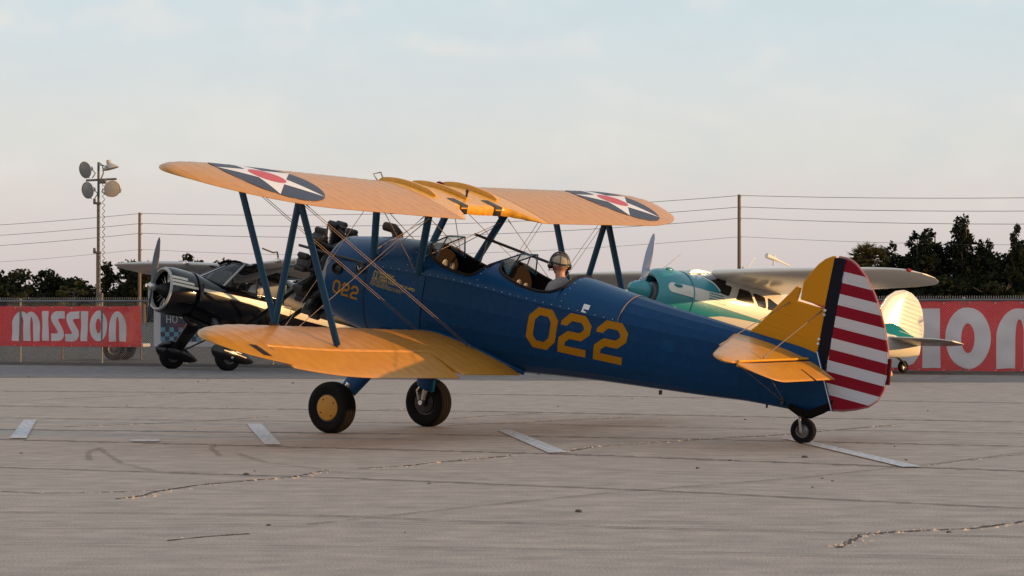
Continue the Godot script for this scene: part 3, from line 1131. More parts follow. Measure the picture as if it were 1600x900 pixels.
func make_trees() -> void:
	var bark := mat("bark", lin(0.09, 0.07, 0.055), 0.9)
	var fo := []
	for c in [[0.017, 0.020, 0.010], [0.013, 0.016, 0.010], [0.026, 0.027, 0.014], [0.085, 0.070, 0.026]]:
		var m := mat("foliage_%d" % fo.size(), lin(c[0], c[1], c[2]), 0.85, 0.0, 0.15)
		m.backlight_enabled = true
		m.backlight = Color(0.10, 0.10, 0.05)
		fo.append(m)
	var V := {}
	for k in ["tall", "oak", "thin", "palm"]:
		V[k] = []
		for s in (1 if k == "palm" else 4):
			V[k].append(tree_meshes(k, 100 + s * 17 + k.length()))
	# [kind, x, z, height scale, width scale, foliage, label]
	var T := []
	# behind the left part of the fence: a low, broken wood; column positions in metres at about 255 m
	var Lx := [-60.5, -57.2, -54.6, -51.9, -49.6, -46.9, -44.9, -42.6, -40.2, -37.7, -34.6, -31.8, -29.0, -26.0, -22.5, -19.0]
	var Lh := [5.9, 6.3, 7.2, 6.4, 6.6, 5.8, 4.6, 6.4, 7.6, 7.6, 7.4, 6.9, 7.6, 6.3, 5.0, 4.8]
	var Lk := ["oak", "oak", "oak", "oak", "oak", "oak", "thin", "oak", "oak", "oak", "oak", "oak", "oak", "thin", "oak", "oak"]
	var Ll := ["broad dark tree at the far left edge behind the fence", "dark rounded tree second from the left edge", "taller rounded tree left of the floodlight mast, third from the left edge", "flat topped dark tree between two rounded ones left of the floodlight mast",
		"dark tree just left of the gap in the left treeline", "low tree at the left lip of the gap in the left treeline", "half bare small tree in the gap of the left treeline", "dark tree just left of the floodlight mast",
		"tall dark tree directly behind the floodlight mast", "dark tree between the floodlight mast and the utility pole", "dark tree just left of the leftmost utility pole", "dark tree seen between the utility pole and the black cowling",
		"tall tree showing above the black airplane's cowling", "thin tree showing above the black airplane's nose", "tree mostly hidden behind the black airplane's cabin", "tree hidden behind the black airplane's wing root"]
	for i in Lx.size():
		T.append([Lk[i], Lx[i], -262.0 - 7.0 * sin(i * 1.9), Lh[i] / 6.0, 1.22 + 0.2 * sin(i * 2.7), 3 if i == 6 else (2 if i % 4 == 3 else 0), Ll[i]])
	# distant tops over the biplane and pilot
	var Mx := [[-13.8, 8.6, "oak", "lone treetop showing above the biplane's cowling between the wing struts"], [-11.6, 7.6, "oak", "low treetop just right of the one above the biplane's cowling"], [4.6, 6.0, "thin", "hazy small tree in the gap just left of the pilot's head"], [10.8, 5.4, "thin", "tiny distant tree just right of the pilot's head"],
		[13.6, 6.3, "thin", "distant tree left of the right hand vee strut"], [14.6, 6.6, "thin", "distant thin tree seen between the two right hand wing struts"], [25.6, 6.8, "thin", "distant treetop just above the teal engine cowling"], [19.6, 5.5, "thin", "distant small tree right of the right hand wing struts"]]
	for i in Mx.size():
		T.append([Mx[i][2], Mx[i][0] * 1.0, -400.0 if i > 1 else -330.0, Mx[i][1] / 6.0, 1.0, 2, Mx[i][3]])
	# the tall dark stand at the right
	var R := [["palm", 37.4, -262.0, 1.20, 1.25, 3, "round headed palm at the left end of the right hand treeline"], ["tall", 40.2, -268.0, 0.93, 1.38, 1, "dark plumed tree just right of the round palm"], ["tall", 42.6, -262.0, 1.02, 1.38, 1, "dark plumed tree above the teal airplane's wing tip"],
		["tall", 45.0, -266.0, 1.10, 1.38, 1, "tall dark tree above the white tail fin, left of the tallest"], ["tall", 47.6, -262.0, 1.20, 1.25, 1, "tallest dark tree of the right hand treeline"], ["tall", 50.0, -268.0, 0.95, 1.25, 1, "lower dark tree just right of the tallest one"],
		["tall", 52.6, -262.0, 1.10, 0.85, 1, "narrow pointed tree left of the notch in the right hand treeline"], ["tall", 55.6, -266.0, 0.86, 1.25, 1, "low tree in the notch of the right hand treeline"], ["tall", 58.2, -262.0, 1.03, 1.25, 1, "dark tree just right of the notch in the right hand treeline"],
		["oak", 60.9, -264.0, 1.28, 1.0, 2, "rounder browner tree near the right edge of the picture"], ["tall", 62.6, -262.0, 0.98, 1.38, 1, "dark tree at the right edge of the picture"], ["oak", 36.2, -272.0, 1.0, 1.2, 0, "low dark tree behind the round palm"], ["oak", 35.4, -276.0, 0.62, 1.1, 0, "low scrubby tree left of the round palm, behind the rudder"],
		["oak", 43.5, -258.0, 1.0, 1.5, 0, "broad low tree in front of the plumed trees, behind the white fin"], ["oak", 50.5, -258.0, 1.0, 1.6, 0, "broad low tree under the tallest plumed trees"], ["oak", 57.5, -258.0, 1.0, 1.6, 0, "broad low tree under the right part of the treeline"]]
	T.append_array(R)
	for i in T.size():
		var a: Array = T[i]
		var t := thing("palm_tree" if a[0] == "palm" else "tree", a[6], "tree", Transform3D(Basis(Vector3.UP, i * 1.37).scaled_local(Vector3(a[4], a[3], a[4])), Vector3(a[1], 0, a[2])), "palm at the field edge" if a[0] == "palm" else "trees beyond the field")
		var vs: Array = V[a[0]]
		var m: Array = vs[i % vs.size()]
		part(t, "trunk", m[0], bark)
		part(t, "crown", m[1], fo[a[5]])
	# scrub under and between the trees
	var rng := RandomNumberGenerator.new()
	rng.seed = 77
	for run in [[-68.0, -12.0, 4.0, "dense dark scrub under the left treeline"], [36.5, 70.0, 7.2, "dense dark scrub under the right treeline"]]:
		var mb := MB.new()
		for i in 28000:
			var x := rng.randf_range(run[0], run[1])
			var top: float = run[2] * (0.75 + 0.25 * sin(x * 0.9) + 0.12 * sin(x * 2.7))
			leaf(mb, Vector3(x, rng.randf() * top, -266 + rng.randf_range(-7, 5)), rng.randf_range(0.2, 0.42), rng, 0.1)
		tag(part(self, "undergrowth", mb, fo[0]), run[3], "undergrowth", "", "stuff")
	var mb2 := MB.new()
	for i in 16000:
		var x := rng.randf_range(-60, 100)
		leaf(mb2, Vector3(x, rng.randf() * 3.0 * (0.7 + 0.3 * sin(x * 0.31)), -430 + rng.randf_range(-10, 10)), rng.randf_range(0.3, 0.6), rng, 0.1)
	tag(part(self, "undergrowth", mb2, fo[2]), "far low treeline on the horizon behind the airplanes", "undergrowth", "", "stuff")

# ---------------------------------------------------------------- the blue and yellow biplane
# body axes: x aft from the propeller, y up, z to the left wing
const BASE := Vector3(1.205, -1.896, 0)
# x, top, seam, bottom, half width, upper and lower roundness
const FS := [[0.27, 0.295, -0.20, -0.70, 0.50, 2.0, 2.0], [0.60, 0.365, -0.07, -0.765, 0.53, 2.05, 2.1], [0.95, 0.425, 0.05, -0.80, 0.535, 2.1, 2.3], [1.50, 0.475, 0.11, -0.82, 0.52, 2.1, 2.6],
	[2.0, 0.475, 0.145, -0.82, 0.515, 2.1, 2.5], [2.55, 0.50, 0.165, -0.795, 0.50, 2.1, 2.4], [3.0, 0.53, 0.165, -0.73, 0.485, 2.1, 2.35], [3.6, 0.545, 0.18, -0.63, 0.46, 2.0, 2.3], [4.2, 0.51, 0.195, -0.545, 0.41, 1.9, 2.3],
	[4.8, 0.48, 0.21, -0.47, 0.34, 1.8, 2.3], [5.4, 0.462, 0.235, -0.395, 0.255, 1.8, 2.6], [5.9, 0.445, 0.25, -0.325, 0.18, 1.8, 2.4], [6.36, 0.435, 0.265, -0.262, 0.105, 1.8, 2.2], [6.66, 0.43, 0.28, -0.165, 0.04, 1.8, 2.0]]
const RIM_F := [[1.52, 0.470], [1.60, 0.425], [1.72, 0.365], [1.88, 0.312], [2.10, 0.276], [2.30, 0.268], [2.38, 0.285], [2.45, 0.355], [2.51, 0.45], [2.535, 0.49]]
const RIM_R := [[2.575, 0.495], [2.66, 0.42], [2.76, 0.375], [2.88, 0.345], [3.06, 0.312], [3.26, 0.303], [3.42, 0.325], [3.53, 0.385], [3.58, 0.43]]

var body_xf := Transform3D.IDENTITY

func body_setup() -> void:
	var th = deg_to_rad(13.248)
	var ps = deg_to_rad(33.257)
	var X = Vector3(cos(th) * cos(ps), -sin(th), cos(th) * sin(ps))
	var Y = Vector3(sin(th) * cos(ps), cos(th), sin(th) * sin(ps))
	var Z = Vector3(-sin(ps), 0, cos(ps))
	body_xf = Transform3D(Basis(X, Y, Z), Vector3(-1.577, 0.0, -30.19))

func bp(parent: Node, called: String, mb, m: Material, kind := "") -> MeshInstance3D:
	var o = part(parent, called, mb, m, kind)
	if parent is Node3D and not parent is MeshInstance3D and parent.has_meta("category"):
		o.position = -BASE
	return o

func fsec(x: float) -> Array:
	return [spl(FS, x, 1), spl(FS, x, 2), spl(FS, x, 3), spl(FS, x, 4), spl(FS, x, 5), spl(FS, x, 6)]

func fshear(x: float, y: float, S: Array) -> float:
	return x + smoothstep(5.9, 6.66, x) * 0.53 * (S[0] - y)

# point on the upper arc, s from 0 at the seam to 1 on the ridge
func f_up(x: float, s: float, side := 1.0, out := 0.0) -> Vector3:
	var S = fsec(x)
	var a = s * PI / 2
	var y: float = S[1] + (S[0] - S[1] + out) * pow(sin(a), 2.0 / S[4])
	return Vector3(fshear(x, y, S), y, side * (S[3] + out) * pow(maxf(0, cos(a)), 2.0 / S[4]))

# point on the lower side, s from 0 at the seam to 1 at the keel
func f_lo(x: float, s: float, side := 1.0, out := 0.0) -> Vector3:
	var S = fsec(x)
	var a = s * PI / 2
	var y: float = S[1] - (S[1] - S[2] + out) * pow(sin(a), 2.0 / S[5])
	return Vector3(fshear(x, y, S), y, side * (S[3] + out) * pow(maxf(0, cos(a)), 2.0 / S[5]))

const FACETS := [0.0, 0.13, 0.30, 0.48, 0.66, 0.83, 1.0]

# sideways reach of the skin at height y; flat between stringers where it is fabric
func f_side(x: float, y: float) -> float:
	var S = fsec(x)
	if y >= S[1]:
		return S[3] * pow(maxf(0.0, 1.0 - pow((y - S[1]) / (S[0] - S[1]), S[4])), 1.0 / S[4])
	if x < 1.78:
		return S[3] * pow(maxf(0.0, 1.0 - pow((S[1] - y) / (S[1] - S[2]), S[5])), 1.0 / S[5])
	for k in FACETS.size() - 1:
		var p = f_lo(x, FACETS[k])
		var q = f_lo(x, FACETS[k + 1])
		if y <= p.y + 1e-6 and y >= q.y:
			return lerpf(p.z, q.z, (p.y - y) / maxf(1e-6, p.y - q.y))
	return 0.0

func up_s(x: float, y: float) -> float:
	var S = fsec(x)
	return asin(clampf(pow(clampf((y - S[1]) / (S[0] - S[1]), 0, 1), S[4] / 2.0), 0, 1)) / (PI / 2)

func xs(a: float, b: float, step: float) -> Array:
	var n = maxi(1, int(ceil((b - a) / step)))
	var o = []
	for i in n + 1:
		o.append(lerpf(a, b, float(i) / n))
	return o

# a wing: airfoil sections set along z, with rib tapes standing up and fabric sagging between them
func wing_at(W: Dictionary, c: float, az: float, top: bool, lift := 0.0) -> Vector2:
	var t1 = clampf((az - W.zl) / (W.b - W.zl), 0, 0.9995)
	var t2 = clampf((az - W.zt) / (W.b - W.zt), 0, 0.9995)
	var C: float = W.c
	var le: float = W.x + C * W.tip * (1 - sqrt(1 - t1 * t1))
	var te: float = W.x + C - C * (1 - W.tip) * (1 - sqrt(1 - t2 * t2))
	var ch = te - le
	var x = le + c * ch
	var base: float = W.y - (x - W.x - 0.3 * C) * tan(deg_to_rad(W.inc)) + az * tan(deg_to_rad(W.dih))
	var yt = 5.0 * W.t * (0.2969 * sqrt(c) - 0.126 * c - 0.3516 * c * c + 0.2843 * c * c * c - 0.1020 * c * c * c * c)
	var m: float = W.camber
	var yc = m / 0.1369 * (2 * 0.37 * c - c * c) if c < 0.37 else m / 0.3969 * (0.26 + 2 * 0.37 * c - c * c)
	var thick = pow(clampf(ch / C, 0, 1), 0.8) * C
	# the bow at the tip rises towards the upper surface
	base += W.get("rise", 0.0) * pow(clampf((az - W.zt) / (W.b - W.zt), 0, 1), 2.0)
	return Vector2(x, base + yc * ch + (yt * thick + lift if top else -yt * thick - lift))

const CH := [0.0, 0.004, 0.012, 0.03, 0.06, 0.11, 0.18, 0.26, 0.36, 0.47, 0.58, 0.68, 0.78, 0.87, 0.94, 1.0]

func wing_rows(W: Dictionary, z0: float, z1: float, sgn: float, ribs := 0.2, cut = null) -> Array:
	# stations: the rib's tape edges, its ridge, and mid bay
	var st = []
	var k = int(ceil(z0 / ribs - 0.01))
	st.append([z0, 0.0])
	while k * ribs < z1 - 0.03:
		var z = k * ribs
		for q in [[-0.022, 0.0], [-0.008, 0.0024], [0.008, 0.0024], [0.022, 0.0], [ribs * 0.5, -0.0015]]:
			var zz: float = z + q[0]
			if zz > z0 + 0.004 and zz < z1 - 0.004:
				st.append([zz, q[1]])
		k += 1
	if z1 >= W.b - 0.001:
		var n = st.size()
		for e in [0.06, 0.035, 0.018, 0.008, 0.002]:
			st.append([W.b - e, 0.0])
	else:
		st.append([z1, 0.0])
	st.sort_custom(func(a, b): return a[0] < b[0])
	if cut != null:
		var more = []
		for s in st:
			more.append(s + [cut[2] if s[0] > cut[0] and s[0] < cut[1] else 1.0])
		for e in [[cut[0] - 0.001, 0.0, 1.0], [cut[0], 0.0, cut[2]], [cut[1], 0.0, cut[2]], [cut[1] + 0.001, 0.0, 1.0]]:
			more.append(e)
		more.sort_custom(func(a, b): return a[0] < b[0])
		st = more
	var rows = []
	for s in st:
		var row = []
		var cm: float = s[2] if s.size() > 2 else notch_c(W, s[0])
		for i in range(CH.size() - 1, -1, -1):
			var c: float = CH[i] * cm
			var p = wing_at(W, c, s[0], true, s[1] * smoothstep(0.0, 0.08, c) * (1.0 - smoothstep(0.93, 1.0, c)))
			row.append(Vector3(p.x, p.y, sgn * s[0]))
		for i in range(1, CH.size()):
			var c: float = CH[i] * cm
			var p = wing_at(W, c, s[0], false, s[1] * smoothstep(0.0, 0.08, c) * (1.0 - smoothstep(0.93, 1.0, c)))
			row.append(Vector3(p.x, p.y - (0.004 if i == CH.size() - 1 else 0.0), sgn * s[0]))
		rows.append(row)
	return rows

func notch_c(W: Dictionary, az: float) -> float:
	if not W.has("notch"): return 1.0
	return 1.0 - W.notch[2] / W.c * (1.0 - smoothstep(W.notch[0], W.notch[1], az))

func wing_mesh(W: Dictionary, z0: float, z1: float, sgn: float, ribs := 0.2, cut = null) -> MB:
	var rows = wing_rows(W, z0, z1, sgn, ribs, cut)
	var mb = MB.new()
	mb.grid(rows, false, true)
	mb.fan(rows[0], Vector3(0, 0, -sgn))
	mb.fan(rows[-1], Vector3(0, 0, sgn))
	return mb

func star_points(r_out: float, r_in: float) -> PackedVector2Array:
	var p = PackedVector2Array()
	for i in 10:
		var a = PI + i * PI / 5
		p.append(Vector2(cos(a), sin(a)) * (r_out if i % 2 == 0 else r_in))
	return p

const UPPER := {"x": 0.881, "y": 0.983, "c": 1.524, "inc": 3.3, "dih": 1.05, "b": 4.93, "zl": 3.75, "zt": 3.15, "tip": 0.36, "t": 0.115, "camber": 0.032, "rise": 0.035}
const LOWER := {"x": 1.665, "y": -0.635, "c": 1.524, "inc": 4.4, "dih": 1.5, "b": 4.78, "zl": 3.65, "zt": 3.05, "tip": 0.36, "t": 0.115, "camber": 0.032, "rise": 0.03}

func spread(W: Dictionary, called: String) -> Dictionary:
	return W

func wire(parent: Node, called: String, a: Vector3, b: Vector3, r := 0.0036) -> void:
	var mb = MB.new()
	mb.tube([a, b], r, 6)
	var d = (b - a).normalized()
	# threaded ends
	mb.tube([a, a + d * 0.10], r * 1.7, 6)
	mb.tube([b - d * 0.10, b], r * 1.7, 6)
	bp(parent, called, mb, M.wire_steel)

func text_on_side(parent: Node, line: String, x: float, y: float, width: float, m: Material, bold := true) -> void:
	var tm = TextMesh.new()
	var f = SystemFont.new()
	f.font_names = PackedStringArray(["Droid Serif" if bold else "Droid Sans"])
	f.font_weight = 700 if bold else 400
	tm.text = line
	tm.font = f
	tm.font_size = 32
	tm.pixel_size = 0.01
	tm.depth = 0.0
	tm.horizontal_alignment = HORIZONTAL_ALIGNMENT_LEFT
	var box = tm.get_aabb()
	var k = width / box.size.x
	var src = tm.surface_get_arrays(0)
	var V: PackedVector3Array = src[Mesh.ARRAY_VERTEX]
	var I: PackedInt32Array = src[Mesh.ARRAY_INDEX]
	var mb = MB.new()
	for p in V:
		var u = (p.x - box.position.x) * k
		var w = (p.y - box.position.y) * k
		# the crew's lettering leans a little and follows the skin
		var px = x + u + 0.12 * w
		var py = y + w - 0.02 * u
		mb.v.append(Vector3(px, py, f_side(px, py) + 0.004))
		mb.uv.append(Vector2.ZERO)
	mb.ix = I
	bp(parent, "stencil_line", mb, m)

func make_biplane() -> void:
	body_setup()
	var wear = noise_tex(512, 0.02, grey(0.86), grey(1.0), 41, 5)
	var blue = mat("blue_dope", lin(0.003, 0.046, 0.135), 0.36, 0.0, 0.27)
	mottle(blue, wear, 0.9)
	var blue2 = mat("blue_metal", lin(0.003, 0.055, 0.155), 0.28, 0.0, 0.3)
	mottle(blue2, wear, 1.3)
	var strut_blue = mat("strut_blue", lin(0.009, 0.050, 0.105), 0.4, 0.0, 0.3)
	var yel = mat("yellow_dope", lin(0.56, 0.24, 0.020), 0.42, 0.0, 0.5)
	yel.clearcoat_enabled = true
	yel.clearcoat = 0.2
	yel.clearcoat_roughness = 0.14
	var finy = mat("fin_yellow_shaded", lin(0.52, 0.215, 0.008), 0.4, 0.0, 0.22)  # the wings' yellow dope, with the tail's shade mixed into a darker colour
	mottle(yel, noise_tex(512, 0.015, Color(0.90, 0.88, 0.86), grey(1.0), 43, 5), 0.7)
	var yelm = mat("yellow_metal", lin(0.80, 0.36, 0.02), 0.25, 0.0, 0.5)
	mottle(yelm, wear, 1.1)
	var num = mat("number_yellow", lin(0.36, 0.155, 0.007), 0.45, 0.0, 0.22)
	mat("number_pale", lin(0.55, 0.40, 0.06), 0.5)
	mat("wire_steel", lin(0.20, 0.15, 0.13), 0.5, 0.4)
	var black = mat("black_paint", lin(0.012, 0.011, 0.012), 0.45)
	var leather = mat("dark_leather", lin(0.012, 0.008, 0.006), 0.6, 0.0, 0.3)
	var pit = mat("cockpit_dark", lin(0.010, 0.009, 0.009), 0.9, 0.0, 0.15)
	mat("star_navy", lin(0.022, 0.026, 0.05), 0.5)
	mat("star_white", lin(0.72, 0.70, 0.70), 0.5)
	mat("star_red", lin(0.52, 0.05, 0.06), 0.5)
	mat("rudder_red", lin(0.215, 0.005, 0.017), 0.42, 0.0, 0.22)
	mat("tab_red", lin(0.07, 0.004, 0.008), 0.45, 0.0, 0.22)
	mat("rudder_white", lin(0.50, 0.485, 0.52), 0.4, 0.0, 0.22)
	mat("rudder_rim", lin(0.30, 0.13, 0.14), 0.4, 0.0, 0.22)
	mat("rudder_navy", lin(0.006, 0.007, 0.015), 0.45, 0.0, 0.22)
	mat("bright_metal", lin(0.60, 0.58, 0.55), 0.28, 0.9)
	mat("dull_metal", lin(0.28, 0.27, 0.26), 0.45, 0.7)
	mat("engine_black", lin(0.018, 0.017, 0.017), 0.5, 0.3)
	mat("panel_brown", lin(0.020, 0.013, 0.009), 0.9, 0.0, 0.12)
	mat("rust_brown", lin(0.05, 0.028, 0.018), 0.7, 0.3)
	mat("ring_grey", lin(0.20, 0.20, 0.21), 0.4, 0.4)
	var glass = mat("windshield_glass", Color(0.86, 0.95, 0.93, 0.16), 0.03)
	glass.transparency = BaseMaterial3D.TRANSPARENCY_ALPHA

	var t = thing("biplane", "blue and yellow open cockpit biplane with number 022 and red and white striped rudder", "airplane", body_xf)

	# ---- fuselage
	var ring = MB.new()
	var rows = []
	for x in xs(0.27, 0.925, 0.05):
		var row = []
		for i in 25: row.append(f_up(x, 1.0 - i / 24.0, 1.0))
		for i in range(1, 25): row.append(f_lo(x, i / 24.0, 1.0))
		for i in range(1, 25): row.append(f_lo(x, 1.0 - i / 24.0, -1.0))
		for i in range(1, 24): row.append(f_up(x, i / 24.0, -1.0))
		rows.append(row)
	ring.grid(rows, false, true)
	bp(t, "cowling", ring, blue2)
	# rolled grey lip at the cowling's front
	var lipr = []
	for p in rows[0]: lipr.append(p)
	var lip = MB.new()
	var lr = []
	for k in lipr.size():
		var p: Vector3 = lipr[k]
		var rad = (Vector3(0, p.y + 0.20, p.z)).normalized()
		var lrow = []
		for q in [[0.055, 0.006], [0.02, 0.008], [-0.006, 0.0], [-0.014, -0.02], [-0.006, -0.045], [0.02, -0.05]]:
			lrow.append(p + Vector3(q[0], 0, 0) + rad * q[1])
		lr.append(lrow)
	lip.grid(lr, true, false)
	bp(t, "cowling_lip", lip, M.ring_grey)
	var fw = MB.new()
	var fl = []
	for p in rows[2]: fl.append(Vector3(0.33, -0.20 + (p.y + 0.20) * 0.96, p.z * 0.96))
	fw.fan(fl, Vector3.LEFT)
	bp(t, "firewall", fw, black)
	# forward side panels and upper decking (with the two cockpit openings)
	for sd in [1.0, -1.0]:
		var mb = MB.new()
		rows = []
		for x in xs(0.945, 1.77, 0.06):
			var row = []
			for i in 21: row.append(f_lo(x, i / 20.0, sd))
			rows.append(row)
		mb.grid(rows, false, false, Vector3(0, -0.3, sd))
		bp(t, "side_panel", mb, blue2)
		var fb = MB.new()
		for k in FACETS.size() - 1:
			rows = []
			for x in xs(1.78, 6.66, 0.12):
				rows.append([f_lo(x, FACETS[k], sd), f_lo(x, FACETS[k + 1], sd)])
			fb.grid(rows, false, false, Vector3(0, -0.3, sd))
		bp(t, "fabric_side", fb, blue)
		var dk = MB.new()
		rows = []
		var stations = xs(0.945, 4.36, 0.03)
		for q in [RIM_F, RIM_R]:
			stations.append(q[0][0] - 0.001)
			stations.append(q[-1][0] + 0.001)
		stations.sort()
		for x in stations:
			var top = 1.0
			for q in [RIM_F, RIM_R]:
				if x >= q[0][0] and x <= q[-1][0]:
					top = up_s(x, spl(q, x, 1))
			var row = []
			for i in 15: row.append(f_up(x, top * i / 14.0, sd))
			rows.append(row)
		dk.grid(rows, false, false, Vector3(0, 0.5, sd))
		bp(t, "decking", dk, blue2)
		var td = MB.new()
		var US = [0.0, 0.3, 0.56, 0.80, 1.0]
		for k in 4:
			rows = []
			for x in xs(4.372, 6.66, 0.12):
				rows.append([f_up(x, US[k], sd), f_up(x, US[k + 1], sd)])
			td.grid(rows, false, false, Vector3(0, 0.5, sd))
		bp(t, "turtledeck", td, blue)
		# a thin strip over the seam between decking and side, and the joint behind the decking
		var sm = MB.new()
		var path = []
		for x in xs(0.95, 4.36, 0.1): path.append(f_up(x, 0.0, sd))
		sm.tube(path, 0.007, 5)
		bp(t, "seam_strip", sm, blue2)
		var jb = MB.new()
		path = []
		for i in 13: path.append(f_up(4.366, i / 12.0, sd, 0.002))
		jb.tube(path, 0.006, 5)
		path = []
		for i in 13: path.append(f_lo(0.935, i / 12.0, sd, 0.0))
		bp(t, "joint_band", jb, M.wire_steel if sd > 0 else blue2)
		var gap = MB.new()
		var gp = []
		for i in 13: gp.append(f_up(0.935, 1.0 - i / 12.0, sd, -0.004))
		for i in range(1, 13): gp.append(f_lo(0.935, i / 12.0, sd, -0.004))
		gap.tube(gp, 0.008, 5)
		bp(t, "panel_gap", gap, black)
		# screws along the seam
		var sc = MB.new()
		for x in xs(1.05, 4.3, 0.115):
			sc.ball(f_up(x, 0.04, sd, 0.003), Vector3.ONE * 0.0062, 6)
		for x in [1.48, 2.47, 3.62]:
			for s in [0.15, 0.3, 0.45, 0.6, 0.75]:
				sc.ball(f_up(x + 0.04 * s, s, sd, 0.003), Vector3.ONE * 0.0055, 6)
		bp(t, "screws", sc, M.bright_metal, "stuff")
	var stern = MB.new()
	rows = []
	for i in 13:
		var y = lerpf(-0.165, 0.43, i / 12.0)
		rows.append([Vector3(fshear(6.66, y, fsec(6.66)), y, 0.042), Vector3(fshear(6.66, y, fsec(6.66)) + 0.03, y, 0.0), Vector3(fshear(6.66, y, fsec(6.66)), y, -0.032)])
	stern.grid(rows, false, false, Vector3.RIGHT)
	bp(t, "stern_post", stern, blue2)
	var se2 = MB.new()
	se2.tube([Vector3(fshear(6.66, -0.16, fsec(6.66)) + 0.004, -0.16, 0.036), Vector3(fshear(6.66, 0.22, fsec(6.66)) + 0.004, 0.22, 0.042), Vector3(6.668, 0.42, 0.04)], 0.0055, 6)
	bp(t, "stern_trim", se2, M.star_white)
	# cockpits: padded coaming, tub, panel, seat, windshield
	var ck = 0
	for q in [RIM_F, RIM_R]:
		var x0: float = q[0][0]
		var x1: float = q[-1][0]
		var loop = []
		var inner = []
		for sd in [1.0, -1.0]:
			var half = []
			for x in xs(x0, x1, 0.04):
				half.append(f_up(x, up_s(x, spl(q, x, 1)), sd, 0.004))
			if sd < 0: half.reverse()
			if sd > 0:
				loop.append_array(half)
				for i in range(1, 9): loop.append(f_up(x1, lerpf(up_s(x1, q[-1][1]), 1.0, i / 8.0), 1.0, 0.004))
				for i in range(1, 8): loop.append(f_up(x1, lerpf(1.0, up_s(x1, q[-1][1]), i / 8.0), -1.0, 0.004))
			else:
				loop.append_array(half)
		var co = MB.new()
		co.tube(loop, 0.017, 8, false, true)
		bp(t, "coaming", co, leather)
		var tub = MB.new()
		rows = []
		for x in xs(x0 + 0.01, x1 - 0.01, 0.07):
			var s = up_s(x, spl(q, x, 1))
			var row = []
			for sd in [1.0, -1.0]:
				var side = []
				for k in 7:
					var yy = lerpf(f_up(x, s).y - 0.004, -0.55, k / 6.0)
					side.append(Vector3(x, yy, sd * minf(f_side(x, yy) - 0.03, 0.40)))
				if sd < 0: side.reverse()
				row.append_array(side)
			rows.append(row)
		tub.grid(rows, false, false, Vector3.UP)
		tub.fan(rows[0], Vector3.RIGHT)
		tub.fan(rows[-1], Vector3.LEFT)
		bp(t, "cockpit_tub", tub, pit)
		# instrument panel
		var px = x0 + (0.11 if ck == 0 else 0.13)
		var pl = MB.new()
		var outline = PackedVector2Array()
		var S = fsec(px)
		for i in 17:
			var a = PI * i / 16.0
			outline.append(Vector2(cos(a) * 0.36, 0.02 + sin(a) * (S[0] - 0.05)))
		outline.append(Vector2(-0.36, -0.25))
		outline.append(Vector2(0.36, -0.25))
		pl.prism(outline, Transform3D(Basis(Vector3(0, 0, -1), Vector3(0, 1, 0), Vector3(1, 0, 0)), Vector3(px, 0, 0)), 0.02)
		var pn = bp(t, "instrument_panel", pl, M.panel_brown)
		for g in [[-0.16, 0.16, 0.055], [0.0, 0.2, 0.055], [0.16, 0.16, 0.055], [-0.2, 0.02, 0.045], [-0.07, 0.04, 0.05], [0.07, 0.04, 0.05], [0.2, 0.02, 0.045]]:
			var ga = MB.new()
			ga.lathe([Vector2(g[2], 0.0), Vector2(g[2], 0.014), Vector2(g[2] * 0.85, 0.016), Vector2(g[2] * 0.82, 0.008), Vector2(0.001, 0.008)], Transform3D(Basis(Vector3(0, 1, 0), Vector3(1, 0, 0), Vector3(0, 0, -1)), Vector3(px + 0.01, g[1] + 0.06, g[0])), 16)
			part(pn, "gauge", ga, M.dull_metal)
		var se = MB.new()
		var sx = x1 - 0.12
		se.box(Vector3(sx, -0.10, 0), Vector3(0.05, 0.62, 0.42), Basis(Vector3.BACK, deg_to_rad(-8)), 0.02)
		se.box(Vector3(sx - 0.22, -0.30, 0), Vector3(0.42, 0.07, 0.42), Basis.IDENTITY, 0.02)
		bp(t, "seat", se, leather)
		# three pane windshield
		var o: Array = [Vector3(1.505, 0.468, 0.165), Vector3(1.744, 0.612, 0.18), Vector3(1.717, 0.352, 0.30)] if ck == 0 else [Vector3(2.545, 0.495, 0.18), Vector3(2.797, 0.630, 0.18), Vector3(2.745, 0.372, 0.30)]
		var ws = Node3D.new()
		put(t, "windshield", ws)
		ws.position = -BASE
		var mir = func(p: Vector3): return Vector3(p.x, p.y, -p.z)
		var g1 = MB.new()
		g1.quad(o[0], o[1], mir.call(o[1]), mir.call(o[0]))
		part(ws, "pane", g1, glass)
		for sd in [1, -1]:
			var P: Array = o if sd > 0 else [mir.call(o[0]), mir.call(o[1]), mir.call(o[2])]
			var g2 = MB.new()
			g2.tri(P[0], P[1], P[2])
			part(ws, "pane", g2, glass)
			var fr = MB.new()
			fr.tube([P[0], P[1]], 0.009, 6)
			fr.tube([P[1], P[2]], 0.009, 6)
			fr.tube([P[2], P[0]], 0.009, 6)
			part(ws, "frame", fr, strut_blue)
		var ft = MB.new()
		ft.tube([o[1], mir.call(o[1])], 0.009, 6)
		ft.tube([o[0], mir.call(o[0])], 0.009, 6)
		part(ws, "frame", ft, strut_blue)
		ck += 1
	# head fairing pad behind the front cockpit and little fittings
	var pad = MB.new()
	pad.ball(Vector3(2.50, 0.47, -0.08), Vector3(0.09, 0.035, 0.16))
	bp(t, "headrest", pad, strut_blue)

	# ---- numbers and stencilling on the left side
	var skin = func(p: Vector2) -> Vector3:
		return Vector3(p.x, p.y, f_side(p.x, p.y) + 0.0045)
	var big = [[0, 3.235, -0.345], [2, 3.66, -0.315], [2, 4.115, -0.290]]
